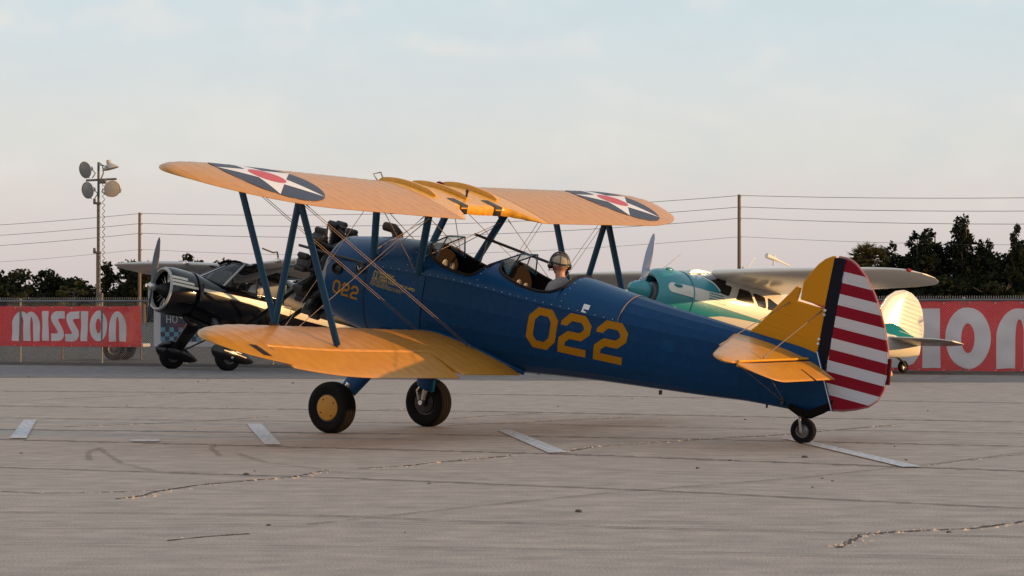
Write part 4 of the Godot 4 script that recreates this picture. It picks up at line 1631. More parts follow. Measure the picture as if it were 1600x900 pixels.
	for b in big:
		var mb = MB.new()
		for q in digit(b[0], Vector2.ZERO, 0.385, 0.475, 0.088):
			var r = PackedVector2Array()
			for p in q:
				r.append(Vector2(b[1] + p.x + 0.05 * p.y, b[2] + p.y + 0.045 * p.x))
			mb.lay(r, skin, 0.05, Vector3.BACK)
		bp(t, "number", mb, num)
	for i in 3:
		var mb = MB.new()
		for q in digit([0, 2, 2][i], Vector2.ZERO, 0.12, 0.165, 0.027):
			var r = PackedVector2Array()
			for p in q:
				r.append(Vector2(0.452 + 0.138 * i + p.x + 0.12 * p.y, -0.365 - 0.004 * i + p.y))
			mb.lay(r, skin, 0.04, Vector3.BACK)
		bp(t, "number", mb, num)
	text_on_side(t, "PALMER FIELD", 1.045, 0.012, 0.29, M.number_pale)
	text_on_side(t, "U.S. ARMY PT-17", 1.035, -0.028, 0.33, M.number_pale)
	text_on_side(t, "AIR CORPS SERIAL NO 41-8022", 1.025, -0.068, 0.63, M.number_pale)
	text_on_side(t, "CREW WEIGHT 400 LBS", 1.02, -0.094, 0.25, M.number_pale, false)
	text_on_side(t, "SERVICE THIS AIRPLANE WITH 73 OCTANE FUEL", 1.015, -0.118, 0.50, M.number_pale, false)
	text_on_side(t, "IF NOT AVAILABLE CONSULT T.O. 06-5-1", 1.01, -0.142, 0.46, M.number_pale, false)
	# filler cap, access hole, footstep and tail number plate on the left side
	for h in [[0.50, -0.06, 0.075, 0.02], [0.84, 0.02, 0.07, 0.0]]:
		var mb = MB.new()
		var p: Vector3 = skin.call(Vector2(h[0], h[1]))
		mb.lathe([Vector2(h[2], -0.01), Vector2(h[2], 0.012 + h[3]), Vector2(h[2] * 0.8, 0.02 + h[3]), Vector2(h[2] * 0.7, 0.006), Vector2(0.001, 0.008 + h[3])], Transform3D(Basis(Vector3.RIGHT, Vector3(0, 0.1, 1).normalized(), Vector3(0, -1, 0.1).normalized()), p), 20)
		var hp = bp(t, "engine_port", mb, black)
		if h[0] > 0.7:
			var kn = MB.new()
			kn.tube([p + Vector3(-0.03, 0.02, 0.02), p + Vector3(0.0, -0.02, 0.03), p + Vector3(0.035, 0.01, 0.02)], 0.012, 6)
			part(hp, "fitting", kn, M.dull_metal)
	var lt = MB.new()
	for q in [rect(3.905, 0.245, 3.985, 0.30), rect(3.90, 0.205, 3.955, 0.225), rect(3.905, 0.225, 3.925, 0.245)]:
		lt.lay(q, skin, 0.05, Vector3.BACK)
	bp(t, "data_plate", lt, M.star_white)
	var ac = MB.new()
	ac.lay(rect(4.93, 0.02, 5.10, 0.15), skin, 0.06, Vector3.BACK)
	bp(t, "access_panel", ac, blue2)
	var rod = MB.new()
	rod.tube([Vector3(-0.13, 0.084, 0.53), Vector3(0.35, 0.084, 0.54), Vector3(0.90, 0.086, 0.53)], 0.017, 8)
	rod.tube([Vector3(0.35, 0.084, 0.54), Vector3(0.35, 0.06, 0.46)], 0.012, 6)
	rod.tube([Vector3(0.78, 0.084, 0.53), Vector3(0.78, 0.06, 0.49)], 0.012, 6)
	bp(t, "side_tube", rod, black)
	var rod2 = MB.new()
	rod2.tube([Vector3(1.66, 0.636, -0.5), Vector3(2.76, 0.536, -0.5)], 0.017, 8)
	rod2.tube([Vector3(1.86, 0.617, -0.5), Vector3(1.86, 0.30, -0.43)], 0.008, 6)
	rod2.tube([Vector3(2.50, 0.56, -0.5), Vector3(2.50, 0.30, -0.43)], 0.008, 6)
	bp(t, "side_tube", rod2, black)
	var scp = MB.new()
	scp.tube([Vector3(0.72, 0.30, -0.26), Vector3(0.70, 0.42, -0.28), Vector3(0.62, 0.475, -0.29), Vector3(0.48, 0.475, -0.29)], [0.075, 0.07, 0.06, 0.055], 12)
	bp(t, "exhaust_stack", scp, M.rust_brown)

	# ---- engine: crankcase, nine cylinders, collector ring, propeller
	var AX = Transform3D(Basis(Vector3(0, 1, 0), Vector3(-1, 0, 0), Vector3(0, 0, 1)), Vector3(0, -0.20, 0))
	var cc = MB.new()
	cc.lathe([Vector2(0.30, -0.32), Vector2(0.30, -0.16), Vector2(0.24, -0.12), Vector2(0.24, 0.12), Vector2(0.20, 0.17), Vector2(0.12, 0.28), Vector2(0.09, 0.33), Vector2(0.001, 0.33)], AX, 28)
	bp(t, "crankcase", cc, M.engine_black)
	var barrel = MB.new()
	var pr = [Vector2(0.085, 0.2)]
	for i in 15:
		var r = 0.22 + i * 0.018
		pr.append_array([Vector2(0.072, r), Vector2(0.092, r + 0.004), Vector2(0.092, r + 0.008), Vector2(0.072, r + 0.012)])
	for i in 5:
		var r = 0.49 + i * 0.016
		pr.append_array([Vector2(0.085, r), Vector2(0.108, r + 0.004), Vector2(0.108, r + 0.008), Vector2(0.085, r + 0.012)])
	pr.append_array([Vector2(0.08, 0.575), Vector2(0.001, 0.585)])
	barrel.lathe(pr, Transform3D.IDENTITY, 18)
	var bm = barrel.mesh()
	var rock = MB.new()
	for s in [-1.0, 1.0]:
		rock.box(Vector3(-0.015, 0.575, 0.075 * s), Vector3(0.17, 0.085, 0.07), Basis(Vector3.RIGHT, 0.5 * s), 0.02)
	var rm = rock.mesh()
	var push = MB.new()
	for s in [-1.0, 1.0]:
		push.tube([Vector3(-0.10, 0.22, 0.03 * s), Vector3(-0.105, 0.56, 0.08 * s)], 0.011, 6)
	var pm = push.mesh()
	var plug = MB.new()
	plug.tube([Vector3(-0.06, 0.53, 0.06), Vector3(-0.12, 0.5, 0.08), Vector3(-0.15, 0.36, 0.07), Vector3(-0.12, 0.26, 0.05)], 0.006, 5)
	plug.tube([Vector3(0.06, 0.53, 0.06), Vector3(0.13, 0.48, 0.05), Vector3(0.2, 0.40, 0.0)], 0.03, 8)
	var plm = plug.mesh()
	for k in 9:
		var o = part(t, "engine_cylinder", bm, M.engine_black)
		o.transform = Transform3D(Basis(Vector3.RIGHT, TAU * k / 9.0), Vector3(0.0, -0.20, 0) - BASE)
		part(o, "rocker_cover", rm, M.engine_black)
		part(o, "pushrod", pm, M.dull_metal)
		part(o, "intake_pipe", plm, M.engine_black)
	var cr = MB.new()
	var loop = []
	for k in 28:
		var a = TAU * k / 28
		loop.append(Vector3(0.14, -0.20 + cos(a) * 0.36, sin(a) * 0.36))
	cr.tube(loop, 0.05, 8, false, true)
	bp(t, "exhaust_collector", cr, M.engine_black)
	# propeller, at rest
	var prop = Node3D.new()
	put(t, "propeller", prop)
	prop.position = Vector3(-0.43, -0.20, 0) - BASE
	var hub = MB.new()
	hub.lathe([Vector2(0.001, 0.09), Vector2(0.05, 0.085), Vector2(0.065, 0.05), Vector2(0.075, 0.0), Vector2(0.07, -0.06), Vector2(0.06, -0.12)], Transform3D(Basis(Vector3(0, 1, 0), Vector3(-1, 0, 0), Vector3(0, 0, 1)), Vector3.ZERO), 20)
	part(prop, "hub", hub, M.dull_metal)
	var bl = MB.new()
	rows = []
	for i in 15:
		var u = i / 14.0
		var r = lerpf(0.05, 1.25, u)
		var w = 0.05 + 0.10 * smoothstep(0.0, 0.35, u) * (1.0 - 0.55 * smoothstep(0.55, 1.0, u))
		if u > 0.97: w *= 0.4
		var th = lerpf(0.05, 0.006, pow(u, 0.7))
		var tw = lerpf(1.1, 0.3, u)
		var row = []
		for k in 12:
			var a = TAU * k / 12
			var cx = cos(a) * w * 0.5
			var cy = sin(a) * th * 0.5
			row.append(Vector3(cy * cos(tw) - cx * sin(tw), r, cx * cos(tw) + cy * sin(tw)))
		rows.append(row)
	bl.grid(rows, false, true)
	bl.fan(rows[-1], Vector3.UP)
	var blm = bl.mesh()
	for s in 2:
		var b = part(prop, "blade", blm, M.blade_grey)
		b.rotation = Vector3(deg_to_rad(101.0 + 180.0 * s), 0, 0)

	# ---- wings
	for sd in [1.0, -1.0]:
		bp(t, "upper_wing_panel", wing_mesh(UPPER, 0.925, 4.93, sd), yel)
		var star = Vector2(UPPER.x + UPPER.c * 0.49, 3.577)
		var top = func(p: Vector2, h: float) -> Vector3:
			var az = star.y + p.y
			var q = wing_at(UPPER, 0.5, az, true)
			# find the chord fraction that lands on this x
			var lo = 0.0
			var hi = 1.0
			for k in 16:
				var m = (lo + hi) * 0.5
				if wing_at(UPPER, m, az, true).x < star.x + p.x: lo = m
				else: hi = m
			q = wing_at(UPPER, lo, az, true, h)
			return Vector3(q.x, q.y, sd * az)
		var disc = MB.new()
		disc.lay(oval(Vector2.ZERO, 0.645, 0.645, 56), func(p): return top.call(p, 0.0045), 0.09, Vector3.UP)
		var dm = bp(t, "roundel", disc, M.star_navy)
		var stw = MB.new()
		var sp = star_points(0.645, 0.246)
		for i in 10:
			stw.lay(PackedVector2Array([Vector2.ZERO, sp[i], sp[(i + 1) % 10]]), func(p): return top.call(p, 0.0068), 0.09, Vector3.UP)
		part(dm, "star", stw, M.star_white)
		var rdc = MB.new()
		rdc.lay(oval(Vector2.ZERO, 0.213, 0.213, 32), func(p): return top.call(p, 0.009), 0.09, Vector3.UP)
		part(dm, "centre_disc", rdc, M.star_red)
		var cut = [1.50, 4.22, 0.675]
		bp(t, "lower_wing", wing_mesh(LOWER, 0.30, 4.78, sd, 0.2, cut), yel)
		# aileron, hinged a little down
		var AW = LOWER.duplicate()
		var ar = wing_rows(LOWER, cut[0] + 0.014, cut[1] - 0.014, sd, 0.2)
		var al = MB.new()
		var rws = []
		var hz = wing_at(LOWER, 0.69, 2.0, true)
		for z in xs(cut[0] + 0.014, cut[1] - 0.014, 0.05):
			var row = []
			var rib = 0.0028 if absf(wrapf(z, -0.1, 0.1)) < 0.02 else -0.0015
			for c in [1.0, 0.96, 0.90, 0.83, 0.77, 0.72, 0.70, 0.692, 0.689]:
				row.append(wing_at(LOWER, c, z, true, rib if c < 0.95 and c > 0.71 else 0.0))
			for c in [0.692, 0.70, 0.72, 0.77, 0.83, 0.90, 0.96, 1.0]:
				row.append(wing_at(LOWER, c, z, false, 0.0) - Vector2(0, 0.004 if c == 1.0 else 0.0))
			var h = wing_at(LOWER, 0.70, z, true)
			var r2 = []
			for p in row:
				var dlt: Vector2 = p - h
				var ang = deg_to_rad(-5.5)
				var q = h + Vector2(dlt.x * cos(ang) - dlt.y * sin(ang), dlt.x * sin(ang) + dlt.y * cos(ang))
				r2.append(Vector3(q.x, q.y, sd * z))
			rws.append(r2)
		al.grid(rws, false, true)
		al.fan(rws[0], Vector3(0, 0, -sd))
		al.fan(rws[-1], Vector3(0, 0, sd))
		bp(t, "aileron", al, yel)
		var hg = MB.new()
		var hp = []
		for z in xs(cut[0], cut[1], 0.3):
			var q = wing_at(LOWER, 0.683, z, true)
			hp.append(Vector3(q.x, q.y - 0.02, sd * z))
		hg.tube(hp, 0.012, 6)
		bp(t, "aileron_hinge", hg, M.rust_brown)
		# hand hold let into the lower wing tip
		var hh = MB.new()
		var a0 = wing_at(LOWER, 0.88, 4.25, true)
		rows = []
		for c in xs(0.69, 0.92, 0.04):
			var row = []
			for z in [4.37, 4.41, 4.45]:
				var w = wing_at(LOWER, c, z, true, 0.004)
				row.append(Vector3(w.x, w.y, sd * z))
			rows.append(row)
		hh.grid(rows, false, false, Vector3.UP)
		bp(t, "tip_handhold", hh, black)
		# fillet between wing root and fuselage
		var fi = MB.new()
		var fp = []
		var frd = []
		for c in [0.02, 0.1, 0.25, 0.4, 0.55, 0.7, 0.85, 0.97]:
			var w = wing_at(LOWER, minf(c, 1.0), 0.42, true)
			var x = w.x + maxf(0.0, c - 1.0) * 1.5
			fp.append(Vector3(x, w.y - 0.01, sd * (f_side(x, w.y + 0.02) - 0.01)))
			frd.append(0.04 * (1.0 - 0.5 * absf(c - 0.5)))
		fi.tube(fp, frd, 8)
		bp(t, "wing_root_fillet", fi, blue2)
	# centre section with cut-away trailing edge, three straps and the two fuel sight slots
	var CW = UPPER.duplicate()
	CW["notch"] = [0.44, 0.90, 0.40]
	var cs = wing_mesh(CW, 0.0, 0.912, 1.0, 0.1)
	bp(t, "centre_section", cs, yelm)
	bp(t, "centre_section", wing_mesh(CW, 0.0, 0.912, -1.0, 0.1), yelm)
	for z in [0.64, 0.0, -0.64]:
		var rl = MB.new()
		rows = []
		for i in 15:
			var c = lerpf(0.03, 0.60, i / 14.0)
			var w = wing_at(CW, c, absf(z), true)
			var h = 0.055 * minf(1.0, minf((i + 1) / 2.0, (15 - i) / 2.5))
			rows.append([Vector3(w.x, w.y - 0.004, z + 0.028), Vector3(w.x, w.y + h * 0.85, z + 0.026), Vector3(w.x, w.y + h, z + 0.018), Vector3(w.x, w.y + h, z - 0.018), Vector3(w.x, w.y + h * 0.85, z - 0.026), Vector3(w.x, w.y - 0.004, z - 0.028)])
		rl.grid(rows)
		rl.fan(rows[0], Vector3.LEFT)
		rl.fan(rows[-1], Vector3.RIGHT)
		bp(t, "tank_strap", rl, yelm)
		if z == 0.0:
			var kn = MB.new()
			var w = wing_at(CW, 0.585, 0.0, true)
			kn.tube([Vector3(w.x, w.y, 0), Vector3(w.x, w.y + 0.09, 0)], 0.014, 8)
			kn.ball(Vector3(w.x, w.y + 0.10, 0), Vector3.ONE * 0.022, 10)
			bp(t, "fuel_cap", kn, black)
	for z in [0.36, -0.36]:
		var slot = MB.new()
		var path = []
		rows = []
		for q in [[0.60, true], [0.66, true], [0.71, true], [0.737, true], [0.737, false], [0.69, false], [0.64, false]]:
			var w = wing_at(CW, q[0], absf(z), q[1], 0.006)
			if q[0] == 0.737: w.x += 0.012
			rows.append([Vector3(w.x, w.y, z + 0.075), Vector3(w.x, w.y, z - 0.075)])
		slot.grid(rows, false, false, Vector3.UP)
		bp(t, "hand_grip_slot", slot, black)
		var bar = MB.new()
		var w2 = wing_at(CW, 0.737, absf(z), true)
		bar.tube([Vector3(w2.x + 0.016, w2.y - 0.03, z + 0.07), Vector3(w2.x + 0.016, w2.y - 0.03, z - 0.07)], 0.009, 6)
		bp(t, "grip_bar", bar, yelm)
	var vent = MB.new()
	vent.tube([Vector3(0.95, 1.08, 0.66), Vector3(0.86, 1.16, 0.66), Vector3(0.96, 1.20, 0.66), Vector3(1.00, 1.15, 0.66), Vector3(1.02, 1.09, 0.66)], 0.009, 6)
	bp(t, "fuel_vent", vent, M.dull_metal)
	var nl = MB.new()
	nl.ball(Vector3(0.95, 1.12, -0.60), Vector3(0.05, 0.022, 0.03))
	bp(t, "red_lamp_cover", nl, M.rudder_red)

	# ---- struts and bracing wires
	for sd in [1.0, -1.0]:
		var uf = Vector3(0.93, 0.0, 3.2 * sd)
		uf.y = UPPER.y + 3.2 * tan(deg_to_rad(1.05)) - 0.01
		var ur = Vector3(1.815, uf.y - 0.06, 3.2 * sd)
		var lf = Vector3(1.715, -0.43, 3.095 * sd)
		var lrr = Vector3(2.60, -0.47, 3.095 * sd)
		for e in [[uf, lf], [ur, lf], [ur, lrr]]:
			var mb = MB.new()
			mb.strut(e[0], e[1], Vector3.RIGHT, 0.092, 0.092, 0.034)
			bp(t, "interplane_strut", mb, strut_blue)
		var ft = MB.new()
		ft.tube([lrr, Vector3(lrr.x + 0.01, lrr.y - 0.09, lrr.z)], 0.012, 6)
		ft.box(lf - Vector3(0, 0.03, 0), Vector3(0.12, 0.06, 0.05), Basis.IDENTITY, 0.01)
		bp(t, "strut_fitting", ft, M.rust_brown)
		var cf0 = Vector3(0.985, 0.10, 0.50 * sd)
		var cf1 = Vector3(1.07, 1.00, 0.80 * sd)
		var cr0 = Vector3(1.65, 0.10, 0.50 * sd)
		var cr1 = Vector3(1.85, 0.95, 0.80 * sd)
		for e in [[cf0, cf1], [cr0, cr1]]:
			var mb = MB.new()
			mb.strut(e[0], e[1], Vector3.RIGHT, 0.105, 0.105, 0.042)
			bp(t, "cabane_strut", mb, strut_blue)
		# flying wires in pairs, landing wires single
		var rootf = Vector3(1.85, -0.56, 0.46 * sd)
		var rootr = Vector3(2.55, -0.55, 0.45 * sd)
		for d in [-0.03, 0.03]:
			wire(t, "flying_wire", uf + Vector3(0.08 + d, -0.04, -0.05 * sd), rootf + Vector3(d, 0, 0))
			wire(t, "flying_wire", ur + Vector3(0.0 + d, -0.04, -0.05 * sd), rootr + Vector3(d, 0, 0))
		wire(t, "landing_wire", lf + Vector3(0.09, -0.03, -0.06 * sd), cf1 + Vector3(0, -0.08, 0.06 * sd))
		wire(t, "landing_wire", lf + Vector3(0.20, -0.03, -0.12 * sd), cr1 + Vector3(0, -0.08, 0.06 * sd))
		# cabane bracing
		wire(t, "cabane_wire", cf0 + Vector3(0.05, 0.03, 0), cr1 + Vector3(0, -0.12, -0.02 * sd), 0.005)
		wire(t, "cabane_wire", cr0 + Vector3(-0.05, 0.06, 0), cf1 + Vector3(0, -0.1, -0.02 * sd), 0.005)
		wire(t, "cabane_wire", cf0 + Vector3(0.0, 0.18, 0), Vector3(cf1.x, cf1.y - 0.1, -cf1.z), 0.0045)
		wire(t, "cabane_wire", cr0 + Vector3(0.0, 0.22, 0), Vector3(cr1.x, cr1.y - 0.1, -cr1.z), 0.0045)
		var hose = MB.new()
		hose.tube([cf1 + Vector3(0.05, -0.16, 0), cf1 + Vector3(0.12, -0.06, 0), cf1 + Vector3(0.24, -0.02, 0)] if sd > 0 else [cr1 + Vector3(-0.22, -0.02, 0), cr1 + Vector3(-0.10, -0.06, 0), cr1 + Vector3(-0.05, -0.16, 0)], 0.011, 6)
		bp(t, "fuel_hose", hose, black)
		# main gear leg in its tapered fairing, wheel and brake
		var top = Vector3(1.34, -0.70, 0.36 * sd)
		var knee = Vector3(1.18, -1.40, 0.80 * sd)
		var lg = MB.new()
		lg.strut(top, knee, Vector3.RIGHT, 0.44, 0.25, 0.17)
		bp(t, "gear_leg", lg, blue2)
		var ol = MB.new()
		ol.tube([knee + Vector3(0, 0.1, 0), Vector3(1.136, -1.56, 0.86 * sd)], 0.035, 10)
		ol.tube([Vector3(1.136, -1.602, 0.80 * sd), Vector3(1.136, -1.602, 1.02 * sd)], 0.03, 10)
		ol.tube([knee + Vector3(-0.07, 0.02, 0), knee + Vector3(-0.13, -0.07, 0.01 * sd), Vector3(1.08, -1.58, 0.84 * sd)], 0.014, 6)
		bp(t, "oleo", ol, M.bright_metal)
		var bk = MB.new()
		bk.lathe([Vector2(0.13, 0.0), Vector2(0.13, 0.03), Vector2(0.05, 0.04), Vector2(0.045, 0.07), Vector2(0.001, 0.07)], Transform3D(Basis(Vector3.RIGHT, Vector3(0, 0, -sd), Vector3(0, sd, 0)), Vector3(1.136, -1.602, 0.93 * sd)), 20)
		bp(t, "brake_drum", bk, M.engine_black)
		var w = wheel(t, Vector3(1.136, -1.602, 0.985 * sd), Vector3(0, 0, sd), 0.306, 0.108, M.rubber, M.dull_metal, M.hub_yellow if sd > 0 else null)
		w.position = -BASE

	# ---- tail
	var flat = func(z: float) -> Transform3D: return Transform3D(Basis(Vector3(1, 0, 0), Vector3(0, 1, 0), Vector3(0, 0, 1)), Vector3(0, 0, z))
	var fin = PackedVector2Array([Vector2(5.83, 0.42), Vector2(5.90, 0.50), Vector2(6.27, 1.03), Vector2(6.288, 1.04), Vector2(6.290, 0.875), Vector2(6.635, 0.870), Vector2(6.65, 0.40)])
	var fm = MB.new()
	fm.prism(fin, flat.call(0.0), 0.05)
	var fe = MB.new()
	fe.tube([Vector3(5.83, 0.43, 0), Vector3(5.90, 0.505, 0), Vector3(6.28, 1.04, 0)], 0.027, 8)
	fe.tube([Vector3(6.288, 1.04, 0), Vector3(6.288, 0.875, 0), Vector3(6.64, 0.87, 0), Vector3(6.65, 0.40, 0)], 0.026, 8)
	var fo = bp(t, "fin", fm, finy)
	part(fo, "edge_tube", fe, finy)
	for y in [0.55, 0.72]:
		var rb = MB.new()
		rb.strut(Vector3(5.95 + (y - 0.5) * 0.7, y + 0.02, 0), Vector3(6.64, y - 0.02, 0), Vector3.UP, 0.03, 0.03, 0.056)
		part(fo, "rib_tape", rb, finy)
	var rudo = [Vector2(6.640, 0.925), Vector2(6.345, 0.935), Vector2(6.345, 1.105), Vector2(6.40, 1.215), Vector2(6.47, 1.325), Vector2(6.535, 1.395), Vector2(6.60, 1.436), Vector2(6.68, 1.460), Vector2(6.767, 1.464), Vector2(6.84, 1.452), Vector2(6.908, 1.425), Vector2(7.04, 1.325), Vector2(7.175, 1.170), Vector2(7.27, 1.03),
		Vector2(7.37, 0.85), Vector2(7.459, 0.643), Vector2(7.50, 0.47), Vector2(7.518, 0.339), Vector2(7.512, 0.20), Vector2(7.47, 0.08), Vector2(7.38, -0.01), Vector2(7.24, -0.075), Vector2(7.10, -0.125), Vector2(6.988, -0.148), Vector2(6.90, 0.0), Vector2(6.73, 0.25), Vector2(6.665, 0.40)]
	var rud = PackedVector2Array(rudo)
	var big2 = 20.0
	var bands = [[PackedVector2Array([Vector2(0, -5), Vector2(6.673, -5), Vector2(6.637, 0.895), Vector2(6.612, 5), Vector2(0, 5)]), M.fin_yellow_shaded, "horn_balance"],
		[PackedVector2Array([Vector2(6.612, 5), Vector2(6.637, 0.895), Vector2(6.675, -5), Vector2(6.835, -5), Vector2(6.785, 0.9), Vector2(6.765, 5)]), M.rudder_navy, "navy_band"]]
	var yb = [1.6, 1.327]
	for k in 11: yb.append(1.327 - 0.121 * (k + 1))
	yb.append(-0.5)
	for k in yb.size() - 1:
		bands.append([PackedVector2Array([Vector2(6.765 + 0.020 * 0.0, yb[k]), Vector2(6.765, yb[k]), Vector2(9, yb[k] + 0.012), Vector2(9, yb[k + 1] + 0.012), Vector2(6.8, yb[k + 1])]), M.rudder_red if k % 2 == 0 else M.rudder_white, "stripe"])
	var ro = Node3D.new()
	put(t, "rudder", ro)
	ro.position = -BASE
	for b in bands:
		var clip: PackedVector2Array = b[0]
		if b[2] == "stripe":
			clip = PackedVector2Array([Vector2(6.787 - (clip[0].y - 0.9) * 0.03, clip[0].y), Vector2(9, clip[2].y), Vector2(9, clip[3].y), Vector2(6.787 - (clip[4].y - 0.9) * 0.05, clip[4].y)])
		for piece in Geometry2D.intersect_polygons(rud, clip):
			if piece.size() < 3: continue
			var mb = MB.new()
			mb.prism(piece, flat.call(0.0), 0.04)
			part(ro, b[2], mb, b[1])
	var edge = MB.new()
	var ep = []
	for i in range(7, 24): ep.append(Vector3(rudo[i].x - 0.012 * (1.0 if i > 9 else 0.0), rudo[i].y, 0))
	edge.tube(ep, 0.0205, 8)
	part(ro, "edge_tube", edge, M.rudder_rim)
	var e2 = MB.new()
	e2.tube([Vector3(6.640, 0.925, 0), Vector3(6.345, 0.935, 0), Vector3(6.345, 1.105, 0), Vector3(6.40, 1.215, 0), Vector3(6.47, 1.325, 0), Vector3(6.535, 1.395, 0), Vector3(6.60, 1.436, 0), Vector3(6.64, 1.45, 0)], 0.022, 8)
	part(ro, "edge_tube", e2, M.fin_yellow_shaded)
	for y in [1.25, 0.99, 0.74, 0.49, 0.20, 0.03]:
		var rb = MB.new()
		var x1 = 7.05 if y > 1.2 else (7.27 if y > 0.9 else 7.42)
		rb.strut(Vector3(6.84, y, 0), Vector3(x1, y + 0.004, 0), Vector3.UP, 0.012, 0.012, 0.046)
		part(ro, "rib", rb, M.rudder_navy if false else (M.rudder_red if int((1.327 - y) / 0.121 + 1) % 2 == 0 else M.rudder_white))
	var tab = MB.new()
	tab.box(Vector3(7.518, 0.405, 0), Vector3(0.045, 0.28, 0.034), Basis(Vector3.BACK, deg_to_rad(8)), 0.006)
	part(ro, "trim_tab", tab, M.tab_red)
	var hn = MB.new()
	for y in [0.87, 0.82, 0.55, 0.50]:
		hn.box(Vector3(6.652, y, 0), Vector3(0.035, 0.03, 0.06), Basis.IDENTITY, 0.006)
	bp(t, "rudder_hinge", hn, M.bright_metal, "stuff")
	# horizontal tail: swept leading edge, ribs, drooped elevator
	for sd in [1.0, -1.0]:
		var LEp = [[0.05, 5.66], [0.30, 5.755], [1.55, 6.245], [1.70, 6.31], [1.78, 6.36], [1.83, 6.42], [1.85, 6.47]]
		rows = []
		var st = xs(0.05, 1.74, 0.05) + [1.77, 1.80, 1.825, 1.84, 1.85]
		for z in st:
			var le: float = spl(LEp, z, 1)
			var te = 6.60 if z < 1.74 else lerpf(6.60, 6.52, clampf((z - 1.74) / 0.11, 0, 1))
			var rib = 0.002 if absf(wrapf(z, -0.11, 0.11)) < 0.02 else -0.001
			var row = []
			for k in 12:
				var a = TAU * k / 12
				var c = 0.5 + 0.5 * cos(a)
				var th = 0.034 * (1.0 if z < 1.65 else sqrt(maxf(0.06, 1.0 - pow((z - 1.65) / 0.205, 2))))
				var x = lerpf(le, te, c)
				row.append(Vector3(x, 0.395 - (x - 5.6) * 0.088 + sin(a) * (th + rib) * (0.75 + 0.25 * sin(PI * c)) + z * 0.0, sd * z))
			rows.append(row)
		var sb = MB.new()
		sb.grid(rows, false, true)
		sb.fan(rows[-1], Vector3(0, 0, sd))
		bp(t, "stabilizer", sb, yel)
		var eb = MB.new()
		rows = []
		for z in xs(0.12, 1.72, 0.04):
			var te = 6.985 if z < 1.25 else lerpf(6.985, 6.64, pow((z - 1.25) / 0.47, 2.2))
			var rib = 0.002 if absf(wrapf(z, -0.11, 0.11)) < 0.02 else -0.001
			var row = []
			for k in 10:
				var a = TAU * k / 10
				var c = 0.5 + 0.5 * cos(a)
				var x = lerpf(6.612, te, c)
				row.append(Vector3(x, 0.300 - (x - 6.612) * 0.30 + sin(a) * (0.034 * (1 - 0.75 * c) + rib), sd * z))
			rows.append(row)
		eb.grid(rows, false, true)
		eb.fan(rows[0], Vector3(0, 0, -sd))
		eb.fan(rows[-1], Vector3(0, 0, sd))
		var el = bp(t, "elevator", eb, yel)
		var tb = MB.new()
		tb.bar(Vector3(6.80, 0.262, 0.60 * sd), Vector3(7.0, 0.188, 0.60 * sd), 0.016, 0.012)
		part(el, "tab_gap", tb, black)
		var hb = MB.new()
		hb.tube([Vector3(6.606, 0.325, 0.1 * sd), Vector3(6.606, 0.325, 1.68 * sd)], 0.014, 6)
		part(el, "leading_edge", hb, yelm)
		# tail bracing: fin to stabilizer, stabilizer to belly
		wire(t, "tail_wire", Vector3(6.62, 0.86, 0.03 * sd), Vector3(6.56, 0.34, 1.05 * sd), 0.005)
		wire(t, "tail_wire", Vector3(6.22, 0.86, 0.03 * sd), Vector3(6.15, 0.38, 1.30 * sd), 0.004)
		wire(t, "tail_wire", Vector3(6.42, -0.20, 0.06 * sd), Vector3(6.52, 0.28, 1.0 * sd), 0.004)
		wire(t, "tail_wire", Vector3(6.40, -0.20, 0.06 * sd), Vector3(6.15, 0.31, 1.2 * sd), 0.004)
	# tail wheel, its fairing and fork
	var tf = MB.new()
	rows = []
	for q in [[6.38, -0.25, 0.02], [6.48, -0.285, 0.06], [6.60, -0.325, 0.075], [6.74, -0.315, 0.07], [6.88, -0.22, 0.04], [6.97, -0.14, 0.02]]:
		var row = []
		for k in 9:
			var a = PI * k / 8
			row.append(Vector3(q[0], q[1] + 0.10 * (1 - sin(a)) , cos(a) * q[2]))
		rows.append(row)
	tf.grid(rows, false, false, Vector3.DOWN)
	bp(t, "tail_fairing", tf, M.cockpit_dark)
	var ax = Vector3(6.687, -0.615, 0)
	# wheel axle height that puts the tyre on the ground under the pitched body
	var up = Vector3(-sin(deg_to_rad(13.248)), cos(deg_to_rad(13.248)), 0)
	var g0 = Vector3(6.687, 0, 0) + up * 0.0
	var yy = (0.141 - (body_xf * (Vector3(6.687, 0, 0) - BASE)).y) / cos(deg_to_rad(13.248))
	ax = Vector3(6.687, yy, 0)
	var fk = MB.new()
	fk.tube([Vector3(6.60, -0.33, 0), ax + Vector3(-0.06, 0.16, 0.0), ax + Vector3(-0.05, 0.13, 0.055), ax + Vector3(0, 0, 0.058)], 0.017, 8)
	fk.tube([ax + Vector3(-0.06, 0.16, 0.0), ax + Vector3(-0.05, 0.13, -0.055), ax + Vector3(0, 0, -0.058)], 0.017, 8)
	fk.tube([ax + Vector3(0, 0, -0.065), ax + Vector3(0, 0, 0.065)], 0.02, 8)
	bp(t, "tail_wheel_fork", fk, M.dull_metal)
	var tw = wheel(t, ax, Vector3(0.12, 0, 1), 0.141, 0.05, M.rubber, M.dull_metal)
	tw.name = "tail_wheel"
	tw.position = -BASE
	var bits = MB.new()
	bits.tube([Vector3(6.41, -0.24, 0.09), Vector3(6.42, -0.20, 0.08)], 0.025, 6)
	bits.tube([Vector3(4.87, -0.47, 0.02), Vector3(4.88, -0.52, 0.02)], 0.02, 6)
	bits.tube([Vector3(6.20, -0.28, 0.02), Vector3(6.21, -0.33, 0.02)], 0.012, 6)
	bp(t, "belly_fittings", bits, black, "stuff")

